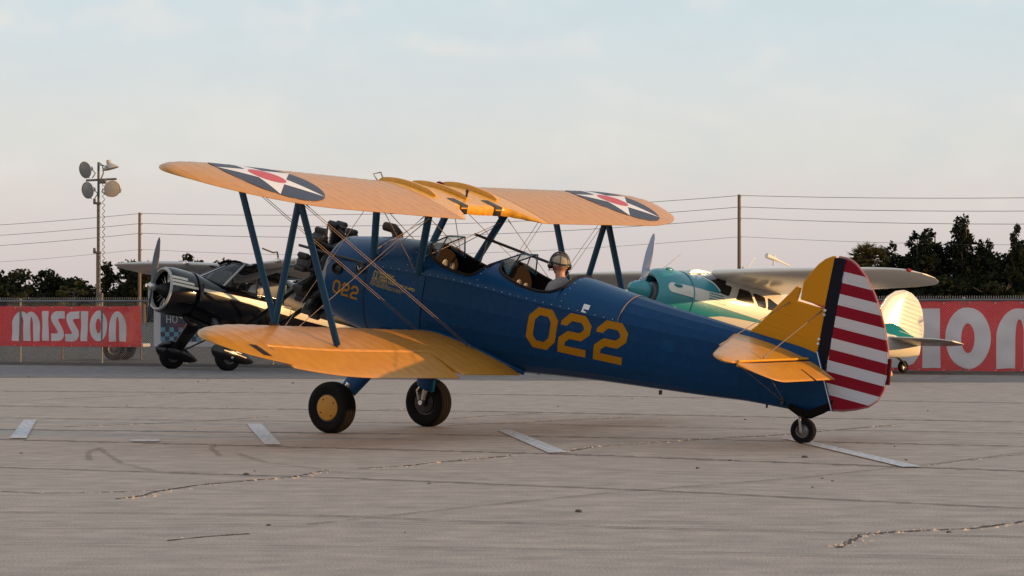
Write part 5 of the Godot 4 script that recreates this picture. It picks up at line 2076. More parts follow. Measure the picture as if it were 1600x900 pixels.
# ---------------------------------------------------------------- the two cabin airplanes behind
func tail_dragger_xf(psi: float, th: float, at: Vector3) -> Transform3D:
	var p = deg_to_rad(psi)
	var t = deg_to_rad(th)
	return Transform3D(Basis(Vector3(cos(t) * cos(p), -sin(t), cos(t) * sin(p)), Vector3(sin(t) * cos(p), cos(t), sin(t) * sin(p)), Vector3(-sin(p), 0, cos(p))), at)

var off := Vector3.ZERO

func ap(parent: Node, called: String, mb, m: Material, kind := "") -> MeshInstance3D:
	var o = part(parent, called, mb, m, kind)
	if parent.has_meta("category"):
		o.position = -off
	return o

func g_sec(T: Array, x: float) -> Array:
	return [spl(T, x, 1), spl(T, x, 2), spl(T, x, 3), spl(T, x, 4), spl(T, x, 5), spl(T, x, 6)]

# a in turns of the half section: 0 crown, 0.5 widest, 1 keel
func g_pt(T: Array, x: float, a: float, side: float, out := 0.0) -> Vector3:
	var S = g_sec(T, x)
	var up = a <= 0.5
	var q = (0.5 - a if up else a - 0.5) * PI
	var n: float = S[4] if up else S[5]
	var h: float = S[0] - S[1] if up else S[1] - S[2]
	var y: float = S[1] + (h + out) * pow(maxf(0.0, sin(q)), 2.0 / n) * (1.0 if up else -1.0)
	return Vector3(x, y, side * (S[3] + out) * pow(maxf(0.0, cos(q)), 2.0 / n))

func g_side(T: Array, x: float, y: float) -> float:
	var S = g_sec(T, x)
	var up = y >= S[1]
	var n: float = S[4] if up else S[5]
	var h: float = S[0] - S[1] if up else S[1] - S[2]
	return S[3] * pow(maxf(0.0, 1.0 - pow(absf(y - S[1]) / h, n)), 1.0 / n)

func loft(T: Array, x0: float, x1: float, step: float, n := 20) -> MB:
	var mb = MB.new()
	var rows = []
	for x in xs(x0, x1, step):
		var row = []
		for i in n + 1: row.append(g_pt(T, x, float(i) / n, 1.0))
		for i in range(1, n): row.append(g_pt(T, x, 1.0 - float(i) / n, -1.0))
		rows.append(row)
	mb.grid(rows, false, true)
	mb.fan(rows[0], Vector3.LEFT)
	mb.fan(rows[-1], Vector3.RIGHT)
	return mb

# flat paint shape on both flanks
func decal(t: Node, called: String, T: Array, pts: Array, m: Material, lift := 0.006, most := 0.10) -> void:
	for sd in [1.0, -1.0]:
		var poly = PackedVector2Array()
		for p in pts: poly.append(Vector2(p[0], p[1]))
		var mb = MB.new()
		mb.lay(poly, func(p): return Vector3(p.x, p.y, sd * (g_side(T, p.x, p.y) + lift)), most, Vector3(0, 0, sd))
		ap(t, called, mb, m)

func band(T: Array, t: Node, called: String, mid: Array, half: Array, m: Material) -> void:
	var up = []
	var dn = []
	for i in mid.size():
		up.append([mid[i][0], mid[i][1] + half[i]])
		dn.append([mid[i][0], mid[i][1] - half[i]])
	dn.reverse()
	decal(t, called, T, up + dn, m)

# wing through stations [z, leading edge x, chord, y, thickness]
func taper_wing(St: Array, sd: float, inc: float, flat_belly := 0.75) -> MB:
	var rows = []
	var z = float(St[0][0])
	var zs = xs(St[0][0], St[-1][0], 0.12)
	for i in zs.size():
		z = zs[i]
		var le = spl(St, z, 1)
		var ch = spl(St, z, 2)
		var y = spl(St, z, 3)
		var th = spl(St, z, 4)
		var row = []
		for k in range(13, -1, -1):
			var c = pow(k / 13.0, 1.6)
			var h = 2.0 * th * (1.4845 * sqrt(c) - 0.63 * c - 1.758 * c * c + 1.4215 * c * c * c - 0.5075 * pow(c, 4)) / 0.5 * 0.5
			row.append(Vector3(le + c * ch, y + h * 0.62 - c * ch * inc, sd * z))
		for k in range(1, 14):
			var c = pow(k / 13.0, 1.6)
			var h = 2.0 * th * (1.4845 * sqrt(c) - 0.63 * c - 1.758 * c * c + 1.4215 * c * c * c - 0.5075 * pow(c, 4)) / 0.5 * 0.5
			row.append(Vector3(le + c * ch, y - h * 0.62 * flat_belly - c * ch * inc - (0.008 if k == 13 else 0.0), sd * z))
		rows.append(row)
	var mb = MB.new()
	mb.grid(rows, false, true)
	mb.fan(rows[0], Vector3(0, 0, -sd))
	mb.fan(rows[-1], Vector3(0, 0, sd))
	return mb

func blade_mesh(L: float, w0: float) -> MB:
	var bl = MB.new()
	var rows = []
	for i in 13:
		var u = i / 12.0
		var r = lerpf(0.06, L, u)
		var w = w0 * (0.45 + 0.55 * smoothstep(0.0, 0.4, u)) * (1.0 - 0.45 * smoothstep(0.6, 1.0, u))
		if u > 0.97: w *= 0.4
		var th = lerpf(0.05, 0.008, pow(u, 0.7))
		var tw = lerpf(1.1, 0.35, u)
		var row = []
		for k in 12:
			var a = TAU * k / 12
			var cx = cos(a) * w * 0.5
			var cy = sin(a) * th * 0.5
			row.append(Vector3(cy * cos(tw) + cx * sin(tw), r, cx * cos(tw) - cy * sin(tw)))
		rows.append(row)
	bl.grid(rows, false, true)
	bl.fan(rows[-1], Vector3.UP)
	return bl

const ST := [[-0.62, 1.93, 1.36, 0.79, 0.56, 2.0, 2.0], [-0.30, 1.84, 1.40, 0.75, 0.58, 2.2, 2.2], [0.20, 1.72, 1.45, 0.70, 0.60, 3.0, 2.6], [0.9, 1.70, 1.50, 0.76, 0.61, 3.0, 2.8], [1.7, 1.74, 1.52, 0.90, 0.58, 3.0, 2.8], [2.0, 1.80, 1.52, 0.96, 0.55, 3.0, 2.8]]
const ST2 := [[1.75, 2.34, 1.60, 0.92, 0.57, 2.6, 2.8], [2.3, 2.22, 1.58, 1.02, 0.51, 2.3, 2.6], [3.2, 2.02, 1.56, 1.16, 0.40, 2.1, 2.4], [4.4, 1.86, 1.56, 1.28, 0.25, 2.0, 2.2], [5.6, 1.76, 1.58, 1.38, 0.12, 2.0, 2.0], [6.4, 1.72, 1.60, 1.46, 0.03, 2.0, 2.0]]

func make_black_airplane() -> void:
	var gloss = mat("black_gloss", lin(0.005, 0.005, 0.007), 0.19, 0.0, 0.42)
	gloss.clearcoat_enabled = true
	gloss.clearcoat = 0.3
	gloss.clearcoat_roughness = 0.06
	var cream = mat("cream_stripe", lin(0.62, 0.55, 0.44), 0.3)
	var wing = mat("wing_silver", lin(0.50, 0.49, 0.49), 0.35)
	var nose = mat("nose_ring_grey", lin(0.36, 0.35, 0.34), 0.4)
	var glass = mat("cabin_glass", Color(0.12, 0.13, 0.14, 0.38), 0.04)
	glass.transparency = BaseMaterial3D.TRANSPARENCY_ALPHA
	var inside = mat("cabin_dark", lin(0.012, 0.011, 0.010), 0.8)
	var th = deg_to_rad(11.0)
	off = Vector3(0.33 * sin(th), -0.33 * cos(th), 0)
	var t = thing("cabin_airplane", "glossy black high wing airplane with cream stripes and grey nose ring", "airplane", tail_dragger_xf(-39, 11, Vector3(-7.45, 0, -59.5)))
	var AXI = Transform3D(Basis(Vector3(0, 1, 0), Vector3(-1, 0, 0), Vector3(0, 0, 1)), Vector3(0, 1.36, 0))
	var cw = MB.new()
	cw.lathe([Vector2(0.50, 0.62), Vector2(0.545, 0.66), Vector2(0.560, 0.9), Vector2(0.562, 1.15), Vector2(0.545, 1.30), Vector2(0.505, 1.36)], AXI, 40)
	ap(t, "cowling", cw, gloss)
	var rg = MB.new()
	rg.lathe([Vector2(0.52, 1.335), Vector2(0.51, 1.375), Vector2(0.49, 1.39), Vector2(0.465, 1.385), Vector2(0.45, 1.36), Vector2(0.45, 1.28)], AXI, 40)
	ap(t, "nose_ring", rg, nose)
	var fw = MB.new()
	fw.lathe([Vector2(0.5, 0.80), Vector2(0.001, 0.82)], AXI, 32)
	ap(t, "firewall", fw, inside)
	var cc = MB.new()
	cc.lathe([Vector2(0.2, 0.8), Vector2(0.2, 1.15), Vector2(0.15, 1.3), Vector2(0.08, 1.42), Vector2(0.07, 1.5), Vector2(0.001, 1.5)], AXI, 24)
	ap(t, "crankcase", cc, M.engine_black)
	var cyl = MB.new()
	var pr = []
	for i in 9:
		var r = 0.19 + i * 0.03
		pr.append_array([Vector2(0.06, r), Vector2(0.075, r + 0.006), Vector2(0.075, r + 0.014), Vector2(0.06, r + 0.02)])
	pr.append(Vector2(0.001, 0.46))
	cyl.lathe(pr, Transform3D.IDENTITY, 12)
	var cm = cyl.mesh()
	var pu = MB.new()
	for s in [-1.0, 1.0]:
		pu.tube([Vector3(-0.09, 0.2, 0.02 * s), Vector3(-0.10, 0.44, 0.06 * s)], 0.012, 5)
	var pum = pu.mesh()
	for k in 9:
		var o = part(t, "engine_cylinder", cm, M.engine_black)
		o.transform = Transform3D(Basis(Vector3.RIGHT, TAU * k / 9.0), Vector3(-1.08, 1.36, 0) - off)
		part(o, "pushrod", pum, M.bright_metal)
	var prop = Node3D.new()
	put(t, "propeller", prop)
	prop.position = Vector3(-1.60, 1.37, 0) - off
	var hb = MB.new()
	hb.lathe([Vector2(0.001, 0.16), Vector2(0.04, 0.155), Vector2(0.05, 0.10), Vector2(0.085, 0.07), Vector2(0.09, -0.05), Vector2(0.07, -0.12), Vector2(0.06, -0.2)], Transform3D(Basis(Vector3(0, 1, 0), Vector3(-1, 0, 0), Vector3(0, 0, 1)), Vector3.ZERO), 20)
	part(prop, "hub", hb, M.bright_metal)
	var bm = blade_mesh(1.18, 0.16).mesh()
	for s in 2:
		var b = part(prop, "blade", bm, M.blade_grey)
		b.rotation = Vector3(PI * s - 0.03, 0, 0)
	# body: engine bay and cabin tub below the sill, then the tail boom
	var f1 = loft(ST, -0.62, 2.0, 0.06, 20)
	ap(t, "fuselage", f1, gloss)
	var f2 = loft(ST2, 1.75, 6.4, 0.10, 18)
	ap(t, "tail_boom", f2, gloss)
	# cheat line and the three short nose stripes
	band(ST, t, "cheat_line", [[-0.60, 1.50], [0.0, 1.49], [0.7, 1.475], [1.3, 1.455], [1.98, 1.425]], [0.035, 0.045, 0.065, 0.08, 0.08], cream)
	band(ST2, t, "cheat_line", [[1.99, 1.425], [2.6, 1.41], [3.4, 1.40], [4.4, 1.42], [5.6, 1.50]], [0.08, 0.075, 0.065, 0.05, 0.03], cream)
	for k in 3:
		var mb = MB.new()
		for sd in [1.0, -1.0]:
			var rows = []
			for x in xs(-1.35, [-0.66, -0.78, -0.95][k], 0.05):
				var row = []
				for y in xs(1.465 + 0.082 * k, 1.523 + 0.082 * k, 0.02):
					var r = 0.006 + (lerpf(0.562, 0.561, (x + 1.15) / 0.5) if x > -1.15 else (lerpf(0.545, 0.562, (x + 1.30) / 0.15) if x > -1.30 else lerpf(0.505, 0.545, (x + 1.36) / 0.06)))
					row.append(Vector3(x, y, sd * sqrt(maxf(0.0, r * r - (y - 1.36) * (y - 1.36)))))
				rows.append(row)
			mb.grid(rows, false, false, Vector3(0, 0, sd))
		ap(t, "nose_stripe", mb, cream, "stuff")
	# greenhouse: roof, pillars, panes
	var roof = MB.new()
	var rows = []
	for x in xs(0.42, 2.0, 0.1):
		var row = []
		for i in 13:
			var a = PI * i / 12
			row.append(Vector3(x, 2.33 + 0.09 * sin(a) - 0.02 * (x - 0.4), cos(a) * 0.56))
		rows.append(row)
	roof.grid(rows, false, false, Vector3.UP)
	ap(t, "cabin_roof", roof, gloss)
	var lin_ = MB.new()
	lin_.box(Vector3(1.2, 2.315, 0), Vector3(1.5, 0.02, 1.04))
	ap(t, "headlining", lin_, inside)
	for sd in [1.0, -1.0]:
		var B = [Vector3(-0.36, 1.86, 0.10 * sd), Vector3(0.02, 1.70, 0.52 * sd), Vector3(0.42, 2.34, 0.10 * sd), Vector3(0.50, 2.32, 0.54 * sd), Vector3(0.95, 1.67, 0.575 * sd), Vector3(0.88, 2.32, 0.555 * sd), Vector3(1.76, 1.70, 0.55 * sd), Vector3(1.72, 2.30, 0.54 * sd)]
		var g1 = MB.new()
		g1.quad(B[0], B[2], B[3], B[1])
		ap(t, "windshield_pane", g1, glass)
		var g2 = MB.new()
		g2.quad(B[1], B[3], B[5], B[4])
		ap(t, "side_window", g2, glass)
		var g3 = MB.new()
		g3.quad(B[4], B[5], B[7], B[6])
		ap(t, "side_window", g3, glass)
		for e in [[0, 2], [1, 3], [0, 1], [2, 3], [4, 5], [6, 7], [1, 4], [4, 6], [3, 5], [5, 7]]:
			var fr = MB.new()
			fr.tube([B[e[0]], B[e[1]]], 0.028 if e[0] != 0 else 0.018, 6)
			ap(t, "cabin_frame", fr, gloss if e != [1, 3] else nose)
	var cp = MB.new()
	cp.quad(Vector3(-0.36, 1.87, 0.10), Vector3(0.42, 2.34, 0.10), Vector3(0.42, 2.34, -0.10), Vector3(-0.36, 1.87, -0.10))
	ap(t, "windshield_pane", cp, glass)
	var dash = MB.new()
	dash.box(Vector3(0.05, 1.70, 0), Vector3(0.08, 0.22, 0.9), Basis.IDENTITY, 0.02)
	ap(t, "instrument_panel", dash, inside)
	for s in [1.0, -1.0]:
		var se = MB.new()
		se.box(Vector3(1.28, 1.65, 0.27 * s), Vector3(0.12, 0.62, 0.42), Basis(Vector3.BACK, -0.15), 0.03)
		ap(t, "seat", se, inside)
	# wings, struts
	for sd in [1.0, -1.0]:
		ap(t, "wing", taper_wing([[0.50, 0.62, 1.55, 2.335, 0.15], [1.2, 0.52, 1.80, 2.355, 0.17], [3.2, 0.40, 2.0, 2.395, 0.20], [5.0, 0.52, 1.60, 2.432, 0.145], [5.9, 0.66, 1.15, 2.455, 0.10], [6.25, 0.84, 0.75, 2.465, 0.06], [6.40, 1.05, 0.35, 2.47, 0.02]], sd, 0.05), wing)
		var root = MB.new()
		root.strut(Vector3(1.3, 2.27, 0.45 * sd), Vector3(1.3, 2.30, 0.95 * sd), Vector3.RIGHT, 1.6, 1.75, 0.16)
		ap(t, "wing_root", root, gloss)
		for e in [[Vector3(0.75, 0.82, 0.56 * sd), Vector3(0.95, 2.24, 3.1 * sd)], [Vector3(1.55, 0.92, 0.55 * sd), Vector3(1.75, 2.22, 3.1 * sd)]]:
			var mb = MB.new()
			mb.strut(e[0], e[1], Vector3.RIGHT, 0.16, 0.14, 0.06)
			ap(t, "wing_strut", mb, gloss)
		var ll = MB.new()
		ll.ball(Vector3(0.42, 2.38, 2.05 * sd), Vector3(0.05, 0.07, 0.10))
		ap(t, "landing_light", ll, M.bright_metal)
		# spatted undercarriage
		var lg = MB.new()
		lg.strut(Vector3(0.05, 0.88, 0.45 * sd), Vector3(0.05, 0.12, 1.18 * sd), Vector3.RIGHT, 0.42, 0.30, 0.14)
		ap(t, "gear_leg", lg, gloss)
		var dr = MB.new()
		dr.tube([Vector3(0.75, 0.72, 0.35 * sd), Vector3(0.12, 0.10, 1.12 * sd)], 0.022, 6)
		ap(t, "drag_brace", dr, gloss)
		wheel(t, Vector3(0, 0, 1.25 * sd) - off, Vector3(0, 0, sd), 0.335, 0.10, M.rubber, M.dull_metal)
		var sp = MB.new()
		rows = []
		for q in [[-0.47, 0.10, 0.02, 0.02], [-0.43, 0.09, 0.10, 0.07], [-0.32, 0.08, 0.20, 0.13], [-0.12, 0.08, 0.27, 0.165], [0.10, 0.08, 0.27, 0.165], [0.32, 0.06, 0.21, 0.13], [0.52, 0.03, 0.13, 0.08], [0.66, 0.01, 0.07, 0.04], [0.72, 0.0, 0.012, 0.012]]:
			var row = []
			for k in 20:
				var a = TAU * k / 20
				var yv = sin(a) * q[2]
				if yv < 0: yv = maxf(yv, -0.17)
				row.append(Vector3(q[0], q[1] + yv, 1.25 * sd + cos(a) * q[3]))
			rows.append(row)
		sp.grid(rows, false, true)
		var spo = ap(t, "wheel_spat", sp, gloss)
		for k in 3:
			var st = MB.new()
			var x0: float = [-0.22, -0.10, 0.0][k]
			var x1: float = [0.46, 0.36, 0.26][k]
			rows = []
			for x in xs(x0, x1, 0.04):
				var y = 0.10 + 0.055 * k - 0.10 * x
				var wz = 0.168 - 0.35 * pow(maxf(0.0, x - 0.1), 1.5) - 0.1 * pow(maxf(0, -x), 1.4) - 0.03 * k * 0.4
				rows.append([Vector3(x, y + 0.011, sd * (1.25 + wz)), Vector3(x, y - 0.011, sd * (1.25 + wz + 0.002))])
			st.grid(rows, false, false, Vector3(0, 0, sd))
			part(spo, "spat_stripe", st, cream)
		var cap = MB.new()
		cap.ball(Vector3(0.02, -0.02, (1.25 + 0.17) * sd), Vector3(0.035, 0.035, 0.03))
		part(spo, "axle_cap", cap, M.bright_metal)
	# belly exhaust, pitot, tail
	var ex = MB.new()
	ex.tube([Vector3(-0.70, 0.82, 0.18), Vector3(-0.55, 0.70, 0.2), Vector3(0.1, 0.63, 0.22)], 0.055, 10)
	ap(t, "exhaust_pipe", ex, M.engine_black)
	var bp2 = MB.new()
	bp2.tube([Vector3(-0.62, 1.62, 0.62), Vector3(-0.60, 1.40, 0.62), Vector3(-0.58, 1.22, 0.60)], 0.045, 8)
	ap(t, "cowl_blister", bp2, gloss)
	var pt = MB.new()
	pt.tube([Vector3(0.45, 2.46, 2.0), Vector3(0.40, 2.58, 2.0), Vector3(0.28, 2.54, 2.02), Vector3(-0.05, 2.57, 2.05)], 0.02, 6)
	ap(t, "pitot_tube", pt, M.engine_black)
	var fin = MB.new()
	fin.prism(PackedVector2Array([Vector2(5.2, 1.75), Vector2(5.6, 2.35), Vector2(5.9, 2.72), Vector2(6.2, 2.85), Vector2(6.6, 2.78), Vector2(6.85, 2.4), Vector2(6.85, 1.9), Vector2(6.6, 1.5), Vector2(6.35, 1.45)]), Transform3D.IDENTITY, 0.06)
	ap(t, "fin", fin, gloss)
	for sd in [1.0, -1.0]:
		ap(t, "tailplane", taper_wing([[0.0, 5.2, 1.3, 1.78, 0.07], [1.3, 5.5, 0.95, 1.78, 0.05], [1.8, 5.8, 0.4, 1.78, 0.02]], sd, 0.0, 1.0), gloss)
	wheel(t, Vector3(6.1, 0.95, 0) - off, Vector3(0, 0, 1), 0.13, 0.05, M.rubber, M.dull_metal)
	var tl = MB.new()
	tl.tube([Vector3(5.9, 1.45, 0), Vector3(6.05, 1.15, 0.0), Vector3(6.1, 0.95, 0.06)], 0.025, 6)
	ap(t, "tail_leg", tl, gloss)

const CT := [[-1.45, 1.645, 1.08, 0.50, 0.57, 2.0, 2.0], [-1.0, 1.68, 1.09, 0.48, 0.585, 2.1, 2.1], [-0.75, 1.73, 1.12, 0.47, 0.60, 2.2, 2.2], [-0.35, 1.86, 1.16, 0.46, 0.62, 2.3, 2.3], [0.3, 1.90, 1.18, 0.47, 0.63, 2.5, 2.3], [1.1, 1.88, 1.20, 0.52, 0.60, 2.4, 2.2], [2.0, 1.78, 1.22, 0.62, 0.52, 2.2, 2.1], [3.2, 1.64, 1.25, 0.78, 0.38, 2.0, 2.0], [4.4, 1.56, 1.28, 0.93, 0.24, 2.0, 2.0], [5.3, 1.52, 1.30, 1.05, 0.13, 2.0, 2.0], [5.95, 1.46, 1.34, 1.22, 0.03, 2.0, 2.0]]

func make_teal_airplane() -> void:
	var cream = mat("cream_paint", lin(0.62, 0.585, 0.52), 0.38, 0.0, 0.5)
	cream.clearcoat_enabled = true
	cream.clearcoat = 0.25
	cream.clearcoat_roughness = 0.07
	var teal = mat("teal_paint", lin(0.012, 0.20, 0.235), 0.38, 0.0, 0.5)
	teal.clearcoat_enabled = true
	teal.clearcoat = 0.5
	teal.clearcoat_roughness = 0.1
	var dark = mat("dark_window", lin(0.012, 0.010, 0.010), 0.08, 0.0, 0.5)
	var wing = mat("wing_cream", lin(0.68, 0.63, 0.56), 0.2)
	var th = deg_to_rad(11.0)
	off = Vector3(0.33 * sin(th), -0.33 * cos(th), 0)
	var t = thing("cabin_airplane", "teal and cream cantilever high wing airplane with round cowl and spinner", "airplane", tail_dragger_xf(-37, 11, Vector3(4.398, 0, -53.13)))
	var AXI = Transform3D(Basis(Vector3(0, 1, 0), Vector3(-1, 0, 0), Vector3(0, 0, 1)), Vector3(0, 1.08, 0))
	var cw = MB.new()
	cw.lathe([Vector2(0.545, 1.42), Vector2(0.575, 1.47), Vector2(0.575, 1.75), Vector2(0.56, 1.95), Vector2(0.52, 2.10), Vector2(0.46, 2.19), Vector2(0.39, 2.24), Vector2(0.35, 2.23), Vector2(0.33, 2.17), Vector2(0.33, 2.0)], AXI, 44)
	ap(t, "cowling", cw, teal)
	var inn = MB.new()
	inn.lathe([Vector2(0.36, 1.9), Vector2(0.001, 1.92)], AXI, 28)
	ap(t, "cowl_inside", inn, M.engine_black)
	var hubc = MB.new()
	hubc.lathe([Vector2(0.24, 1.9), Vector2(0.24, 2.12), Vector2(0.20, 2.2), Vector2(0.001, 2.22)], AXI, 24)
	ap(t, "crankcase", hubc, M.ring_grey)
	var prop = Node3D.new()
	put(t, "propeller", prop)
	prop.position = Vector3(-2.40, 1.08, 0) - off
	var sp = MB.new()
	sp.lathe([Vector2(0.001, 0.34), Vector2(0.05, 0.33), Vector2(0.12, 0.27), Vector2(0.175, 0.16), Vector2(0.205, 0.02), Vector2(0.21, -0.10), Vector2(0.19, -0.12)], Transform3D(Basis(Vector3(0, 1, 0), Vector3(-1, 0, 0), Vector3(0, 0, 1)), Vector3.ZERO), 28)
	part(prop, "spinner", sp, teal)
	var bm = blade_mesh(1.20, 0.17).mesh()
	for s in 2:
		var b = part(prop, "blade", bm, M.blade_pale)
		b.rotation = Vector3(PI * s + 0.12, 0, 0)
	ap(t, "fuselage", loft(CT, -1.45, 5.95, 0.09, 22), cream)
	# rocker blisters round the cowl
	var bl = MB.new()
	bl.ball(Vector3.ZERO, Vector3(0.12, 0.05, 0.05), 12)
	var blm = bl.mesh()
	for k in 7:
		var a = TAU * (k + 0.35) / 7.0
		var o = part(t, "rocker_blister", blm, teal)
		o.transform = Transform3D(Basis(Vector3.RIGHT, a), Vector3(-1.86, 1.08, 0) + Vector3(0, cos(a), sin(a)) * 0.565 - off)
	for sd in [1.0, -1.0]:
		# white panel with a rounded front on the cowl
		var wp = MB.new()
		var poly = PackedVector2Array()
		for i in 13:
			var a = PI / 2 + PI * i / 12
			poly.append(Vector2(-1.99 + cos(a) * 0.115, 1.215 + sin(a) * 0.105))
		poly.append(Vector2(-1.45, 1.10))
		poly.append(Vector2(-1.45, 1.335))
		wp.lay(poly, func(p):
			var r = 0.582 if p.x > -1.75 else (lerpf(0.582, 0.568, (-1.75 - p.x) / 0.2) if p.x > -1.95 else lerpf(0.568, 0.528, (-1.95 - p.x) / 0.15))
			return Vector3(p.x, p.y, sd * sqrt(maxf(0.0, r * r - (p.y - 1.08) * (p.y - 1.08)))), 0.08, Vector3(0, 0, sd))
		ap(t, "cowl_panel", wp, cream)
	# teal forward fuselage, stripes and the lower sweep
	decal(t, "teal_panel", CT, [[-1.44, 1.345], [-0.80, 1.325], [-0.72, 1.34], [-0.86, 1.52], [-1.0, 1.62], [-1.10, 1.655], [-1.44, 1.625]], teal)
	decal(t, "teal_panel", CT, [[-1.44, 1.07], [-0.9, 1.06], [-0.2, 1.02], [0.6, 0.98], [1.4, 0.97], [1.4, 0.94], [0.6, 0.93], [-0.2, 0.90], [-0.6, 0.87], [-0.9, 0.80], [-1.1, 0.72], [-1.25, 0.60], [-1.44, 0.56]], teal)
	for k in 4:
		var x = -1.02 + 0.02 * k
		var y = 1.30 - 0.055 * k
		decal(t, "teal_louver", CT, [[x - 0.02 * k, y], [-0.66 + 0.03 * k, y - 0.005], [-0.63 + 0.03 * k, y - 0.028], [x - 0.02 * k, y - 0.022]], teal)
	for k in 2:
		decal(t, "teal_stripe", CT, [[1.0, 1.06 - 0.07 * k], [4.6, 1.22 - 0.07 * k], [4.6, 1.20 - 0.07 * k], [1.0, 1.03 - 0.07 * k]], teal)
	# cowl flap gap
	var gap = MB.new()
	var gp = []
	for i in 33:
		var a = TAU * i / 32
		gp.append(Vector3(-1.435, 1.08 + cos(a) * 0.578, sin(a) * 0.578))
	gap.tube(gp, 0.02, 6)
	ap(t, "cowl_gap", gap, teal)
	# windows and windshield
	decal(t, "windshield", CT, [[-0.98, 1.655], [-0.80, 1.70], [-0.60, 1.775], [-0.46, 1.80], [-0.50, 1.66], [-0.66, 1.42], [-0.72, 1.40], [-0.84, 1.56]], dark, 0.010, 0.06)
	for w in [[[-0.74, 1.36], [-0.60, 1.565], [-0.44, 1.545], [-0.42, 1.52], [-0.50, 1.34], [-0.54, 1.315], [-0.70, 1.335]], [[-0.31, 1.30], [-0.23, 1.52], [-0.20, 1.545], [0.05, 1.53], [0.08, 1.505], [0.20, 1.31], [0.17, 1.28], [-0.28, 1.285]],
		[[0.16, 1.50], [0.20, 1.52], [0.46, 1.50], [0.50, 1.48], [0.56, 1.28], [0.52, 1.255], [0.33, 1.27]], [[0.60, 1.49], [0.66, 1.49], [0.92, 1.40], [1.00, 1.33], [0.92, 1.27], [0.62, 1.25]]]:
		decal(t, "window", CT, w, dark, 0.008, 0.06)
	# wing in one straight cantilever, with tip light and venturi
	for sd in [1.0, -1.0]:
		ap(t, "wing", taper_wing([[0.35, -0.86, 1.95, 1.76, 0.24], [1.2, -0.84, 1.85, 1.775, 0.22], [4.4, -0.60, 1.50, 1.84, 0.14], [5.0, -0.52, 1.36, 1.85, 0.11], [5.35, -0.38, 1.10, 1.857, 0.08], [5.5, -0.18, 0.72, 1.86, 0.04], [5.56, 0.02, 0.36, 1.86, 0.015]], sd, 0.045), wing)
		var lt = MB.new()
		lt.ball(Vector3(-0.25, 1.87, 5.45 * sd), Vector3(0.07, 0.035, 0.03))
		ap(t, "wing_tip_light", lt, M.rudder_red if sd > 0 else M.number_yellow)
		ap(t, "stabilizer", taper_wing([[0.0, 4.72, 1.15, 1.43, 0.07], [1.0, 4.95, 0.90, 1.44, 0.055], [1.40, 5.08, 0.70, 1.445, 0.04], [1.60, 5.28, 0.38, 1.45, 0.02]], sd, 0.0, 1.0), cream)
		var gl = MB.new()
		gl.strut(Vector3(0.0, 0.55, 0.35 * sd), Vector3(0.0, 0.02, 1.08 * sd), Vector3.RIGHT, 0.16, 0.10, 0.03)
		ap(t, "gear_leg", gl, cream)
		wheel(t, Vector3(0, 0, 1.15 * sd) - off, Vector3(0, 0, sd), 0.33, 0.10, M.rubber, M.dull_metal)
	var ve = MB.new()
	ve.tube([Vector3(-1.02, 2.06, 2.15), Vector3(-0.92, 2.05, 2.15), Vector3(-0.74, 2.03, 2.15)], [0.055, 0.05, 0.04], 8)
	ve.tube([Vector3(-0.76, 2.035, 2.15), Vector3(-0.35, 1.98, 2.15)], [0.03, 0.015], 6)
	ve.tube([Vector3(-0.80, 1.90, 2.15), Vector3(-0.80, 2.12, 2.15)], 0.018, 6)
	ap(t, "venturi", ve, cream)
	var an = MB.new()
	an.tube([Vector3(-2.0, 1.60, 0.1), Vector3(-1.55, 2.02, 0.1)], 0.006, 4)
	ap(t, "aerial", an, M.dull_metal)
	var an2 = MB.new()
	an2.tube([Vector3(0.1, 1.92, 0.3), Vector3(0.33, 2.32, 0.3)], 0.008, 4)
	ap(t, "aerial", an2, cream)
	for k in 3:
		var sk = MB.new()
		sk.box(Vector3(-0.42 + 0.1 * k, 1.885, 0.25 - 0.24 * k), Vector3(0.22, 0.012, 0.18), Basis(Vector3.BACK, 0.2), 0.004)
		ap(t, "skylight", sk, M.star_white)
	# tail
	var fin = MB.new()
	var fpts = [[4.30, 1.50], [4.42, 1.78], [4.55, 2.08], [4.72, 2.34], [4.95, 2.50], [5.22, 2.575], [5.46, 2.55], [5.68, 2.44], [5.84, 2.25], [5.94, 2.0], [5.99, 1.75], [5.98, 1.52], [5.90, 1.33], [5.6, 1.27]]
	var cv = Curve2D.new()
	for i in fpts.size():
		var pa = fpts[maxi(i - 1, 0)]
		var pb = fpts[mini(i + 1, fpts.size() - 1)]
		var tg = Vector2(pb[0] - pa[0], pb[1] - pa[1]) / 6.0
		cv.add_point(Vector2(fpts[i][0], fpts[i][1]), -tg, tg)
	var fo_pts = PackedVector2Array()
	var ed_pts = []
	for i in 56:
		var q = cv.sample_baked(cv.get_baked_length() * i / 55.0)
		fo_pts.append(q)
		if i < 52: ed_pts.append(Vector3(q.x, q.y, 0))
	# a lens shaped fin: thickest ahead of the rudder hinge
	var LEt = [[1.27, 4.30], [1.5, 4.30], [1.78, 4.42], [2.08, 4.55], [2.34, 4.72], [2.5, 4.95], [2.575, 5.21]]
	var TEt = [[1.27, 5.60], [1.33, 5.90], [1.52, 5.98], [1.75, 5.99], [2.0, 5.94], [2.25, 5.84], [2.44, 5.68], [2.55, 5.46], [2.575, 5.23]]
	var skin = func(x: float, y: float) -> float:
		var a = spl(LEt, y, 1)
		var b = spl(TEt, y, 1)
		var u = clampf((x - a) / (b - a), 0.0, 1.0)
		return 0.085 * (1.0 - 0.35 * clampf((y - 1.5) / 1.1, 0, 1)) * (sqrt(minf(1.0, u * 2.2)) if u < 0.4545 else 1.0 - 0.72 * pow((u - 0.4545) / 0.5455, 1.15)) + 0.004
